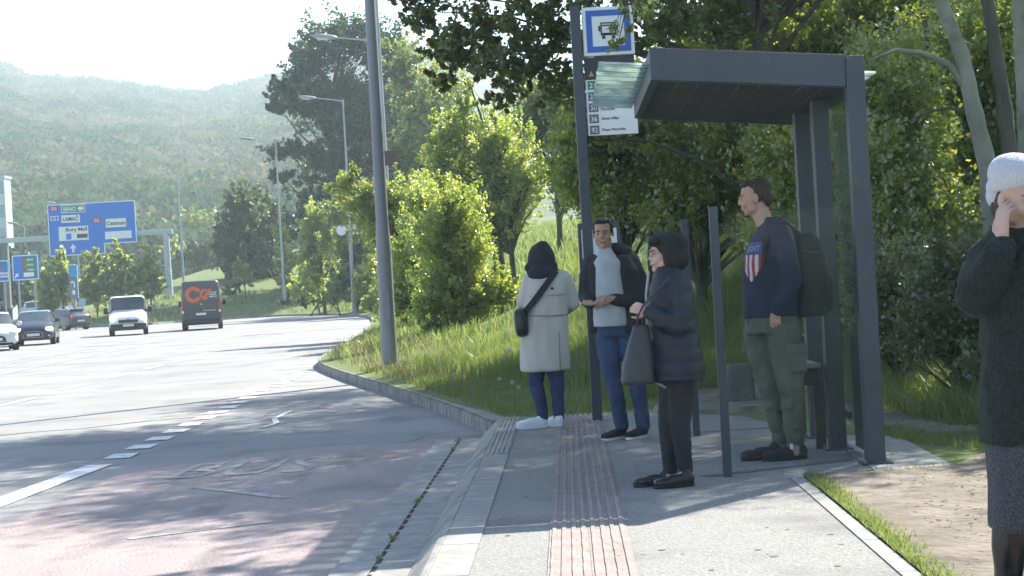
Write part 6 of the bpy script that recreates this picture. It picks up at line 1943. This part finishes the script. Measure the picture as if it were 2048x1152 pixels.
tr = fuse('cargo_trousers', mb, olive, P.t, voxel=.010, smooth=4, fold=.014, fscale=11, fz=1.0, seed=16)
MB().box(q(1592, 716, -.175), (.14, .04, .20), 0).build('cargo_pocket', olive, tr, bevel=.015)
MB().box(q(1592, 698, -.19), (.15, .04, .06), 0).build('pocket_flap', olive, tr, bevel=.012)
MB().tube([q(1496, 628, -.1), q(1497, 650, -.115)], .005, 6).build('drawstring', navy_s, tr)
shoe(P, q(1567, 902, .08), (-1, -.12), black_c, black_c, L=.30, w=.10, h=.09)
s4 = shoe(P, q(1614, 908, -.04), (-1, -.10), black_c, black_c, L=.31, w=.10, h=.09)
MB().box(q(1583, 893, -.10), (.02, .01, .035)).build('shoe_mark', white_l, s4)
for a in ((1563, 878, .08), (1590, 882, -.06)): MB().capsule(q(*a), q(a[0], a[1] + 14, a[2]), .036, .038).build('sock', white_l if False else mat('grey_sock', (.25, .2, .18), (.3, .25, .22)), P.t, smooth=True)
mb = MB().loft([P.sec(1618, 632, 30, .14, 0), P.sec(1620, 622, 35, .15), P.sec(1624, 580, 36, .155), P.sec(1620, 530, 35, .155), P.sec(1612, 490, 30, .145), P.sec(1604, 468, 20, .11)], 26, 3)
mb.loft([P.sec(1648, 620, 13, .11), P.sec(1650, 600, 14, .115), P.sec(1650, 560, 14, .115), P.sec(1644, 535, 10, .10)], 20, 3)
bp = fuse('backpack', mb, black_c, None, voxel=.010, smooth=3, fold=.007, fscale=10, seed=18)
bp['label'] = 'black backpack worn by the tall person in the navy sweatshirt'; bp['category'] = 'backpack'; bp.location = P.o
MB().tube([q(1600, 470, -.12), q(1575, 447, -.10), q(1552, 452, -.13), q(1530, 480, -.17), q(1526, 530, -.19)], .017, 8).build('strap', black_c, bp, smooth=True)
MB().tube([q(1600, 470, .12), q(1570, 447, .10), q(1535, 462, .15), q(1515, 500, .16)], .017, 8).build('strap', black_c, bp, smooth=True)
MB().tube([q(1606, 500, -.15), q(1622, 505, -.165), q(1640, 505, -.15)], .004, 6).build('zip_line', bag_m, bp)
MB().tube([q(1640, 560, -.117), q(1650, 561, -.119), q(1662, 562, -.10)], .004, 6).build('zip_line', bag_m, bp)

# ---------------------------------------------------------------- 5: woman at the right edge, hand to her ear
P = Person(2085, 1205, 6.85, 'person in pale knitted hat and dark fleece coat, hand held to the ear', ground=.17); P.skin = skin_p; q = P.q
hc = q(2040, 396, .02); M = frame((.42, -1, 0), tilt=.22)
legs = [[q(2030, 880, .02), q(2022, 1040, .02), q(2016, 1165, .02)], [q(2125, 880), q(2128, 1040), q(2128, 1165)]]
wr = q(2006, 486, -.10)
arms = [[q(1990, 520, 0), q(1953, 590, -.05), wr], [q(2180, 520, 0), q(2215, 660, 0), q(2200, 790, -.05)]]
body = inner_body(P, q(2085, 840), q(2085, 600), q(2060, 500), legs, arms, head_args=((hc, M), dict(s=1.04, male=False)),
                  hands=[((wr, (.02, .12, 1), (.9, .35, 0)), dict(side=1, curl=(.22, .45, .4), s=1.0, spread=.01, thumb=.3)), ((arms[1][2], (0, 0, -1), (-1, 0, 0)), dict(curl=(.3, .4, .3)))], voxel=.0055)
face_bits(body, hc, M, 1.04, brow=hair_br)
mb = MB(); L = lambda x, y, z: hc + M @ (V3((x, y, z)) * 1.04)
mb.ell(L(0, -.036, .082), (.098, .112, .082), M, 24, 14, 2.1)
mb.ell(L(0, -.038, .045), (.095, .104, .042), M @ Matrix.Rotation(.30, 3, 'X'), 24, 10, 2.6)
mb.ell(L(0, -.075, .0), (.085, .070, .07), M)
def knit(co, no):
    rel = (co - np.array(hc[:])) @ np.array(M)
    a = np.arctan2(rel[:, 0], rel[:, 1] + .03)
    return co + no * (np.sin(a * 46) * .0016)[:, None]
fuse('knitted_hat', mb, wool, P.t, voxel=.005, smooth=8, fold=.0015, fscale=8, fn=knit)
mb = MB().ell(L(.0, -.06, -.045), (.082, .05, .06), M).ell(L(-.072, -.02, -.02), (.015, .03, .05), M).ell(L(.072, -.02, -.02), (.015, .03, .05), M)
fuse('hair', mb, hair_br, body, voxel=.006, smooth=2, fold=.004, fscale=30)
mb = MB().loft([P.sec(2085, 880, 120, .20), P.sec(2085, 860, 121, .205), P.sec(2083, 780, 119, .20), P.sec(2082, 700, 117, .19), P.sec(2082, 620, 114, .185), P.sec(2082, 550, 108, .17), P.sec(2078, 500, 88, .14), P.sec(2066, 472, 56, .11), P.sec(2058, 455, 42, .095)], 32, 2.4)
P.chain(mb, [(2000, 505, 0, .095), (1972, 550, -.03, .092), (1955, 592, -.05, .086), (1975, 550, -.12, .072), (1996, 512, -.13, .058), (2004, 496, -.115, .048)])
P.chain(mb, [(2165, 510, 0, .10), (2205, 650, 0, .085), (2200, 770, -.04, .06)])
fuse('fleece_coat', mb, fleece, P.t, voxel=.010, smooth=5, fold=.014, fscale=8, fz=.7, seed=20)
mb = MB().loft([P.sec(2062, 1056, 78, .16), P.sec(2063, 1040, 80, .165), P.sec(2066, 960, 84, .17), P.sec(2072, 880, 96, .17), P.sec(2080, 800, 100, .16)], 30, 2.4)
fuse('tweed_skirt', mb, tweed, P.t, voxel=.010, smooth=4, fold=.008, fscale=7, fz=.25, seed=21)
for pts in ([(2024, 1040, 0, .075), (2020, 1090, 0, .072), (2018, 1130, 0, .058), (2017, 1172, 0, .050)], [(2110, 1040, 0, .075), (2112, 1090, 0, .072), (2114, 1130, 0, .058), (2114, 1172, 0, .050)]):
    fuse('boot_shaft', P.chain(MB(), pts), black_l, P.t, voxel=.010, smooth=3, fold=.005, fscale=12)
shoe(P, q(2017, 1190, .03), (-.1, -1), black_l, black_l, L=.27)
shoe(P, q(2114, 1190, .03), (.2, -1), black_l, black_l, L=.27)
# ================================================================ HAZE
hz = bpy.data.materials.new('haze'); hz.use_nodes = True
_n = hz.node_tree.nodes; _n.remove(_n['Principled BSDF'])
pv_ = _n.new('ShaderNodeVolumePrincipled')
pv_.inputs['Color'].default_value = (0.76, 0.90, 1.0, 1)
pv_.inputs['Density'].default_value = 0.00044
pv_.inputs['Anisotropy'].default_value = 0.35
hz.node_tree.links.new(pv_.outputs[0], _n['Material Output'].inputs['Volume'])
o = MB().box((0, 680, 105), (3100, 1600, 215)).build('haze', hz, kind='stuff')
o.location = (0, 0, 0)
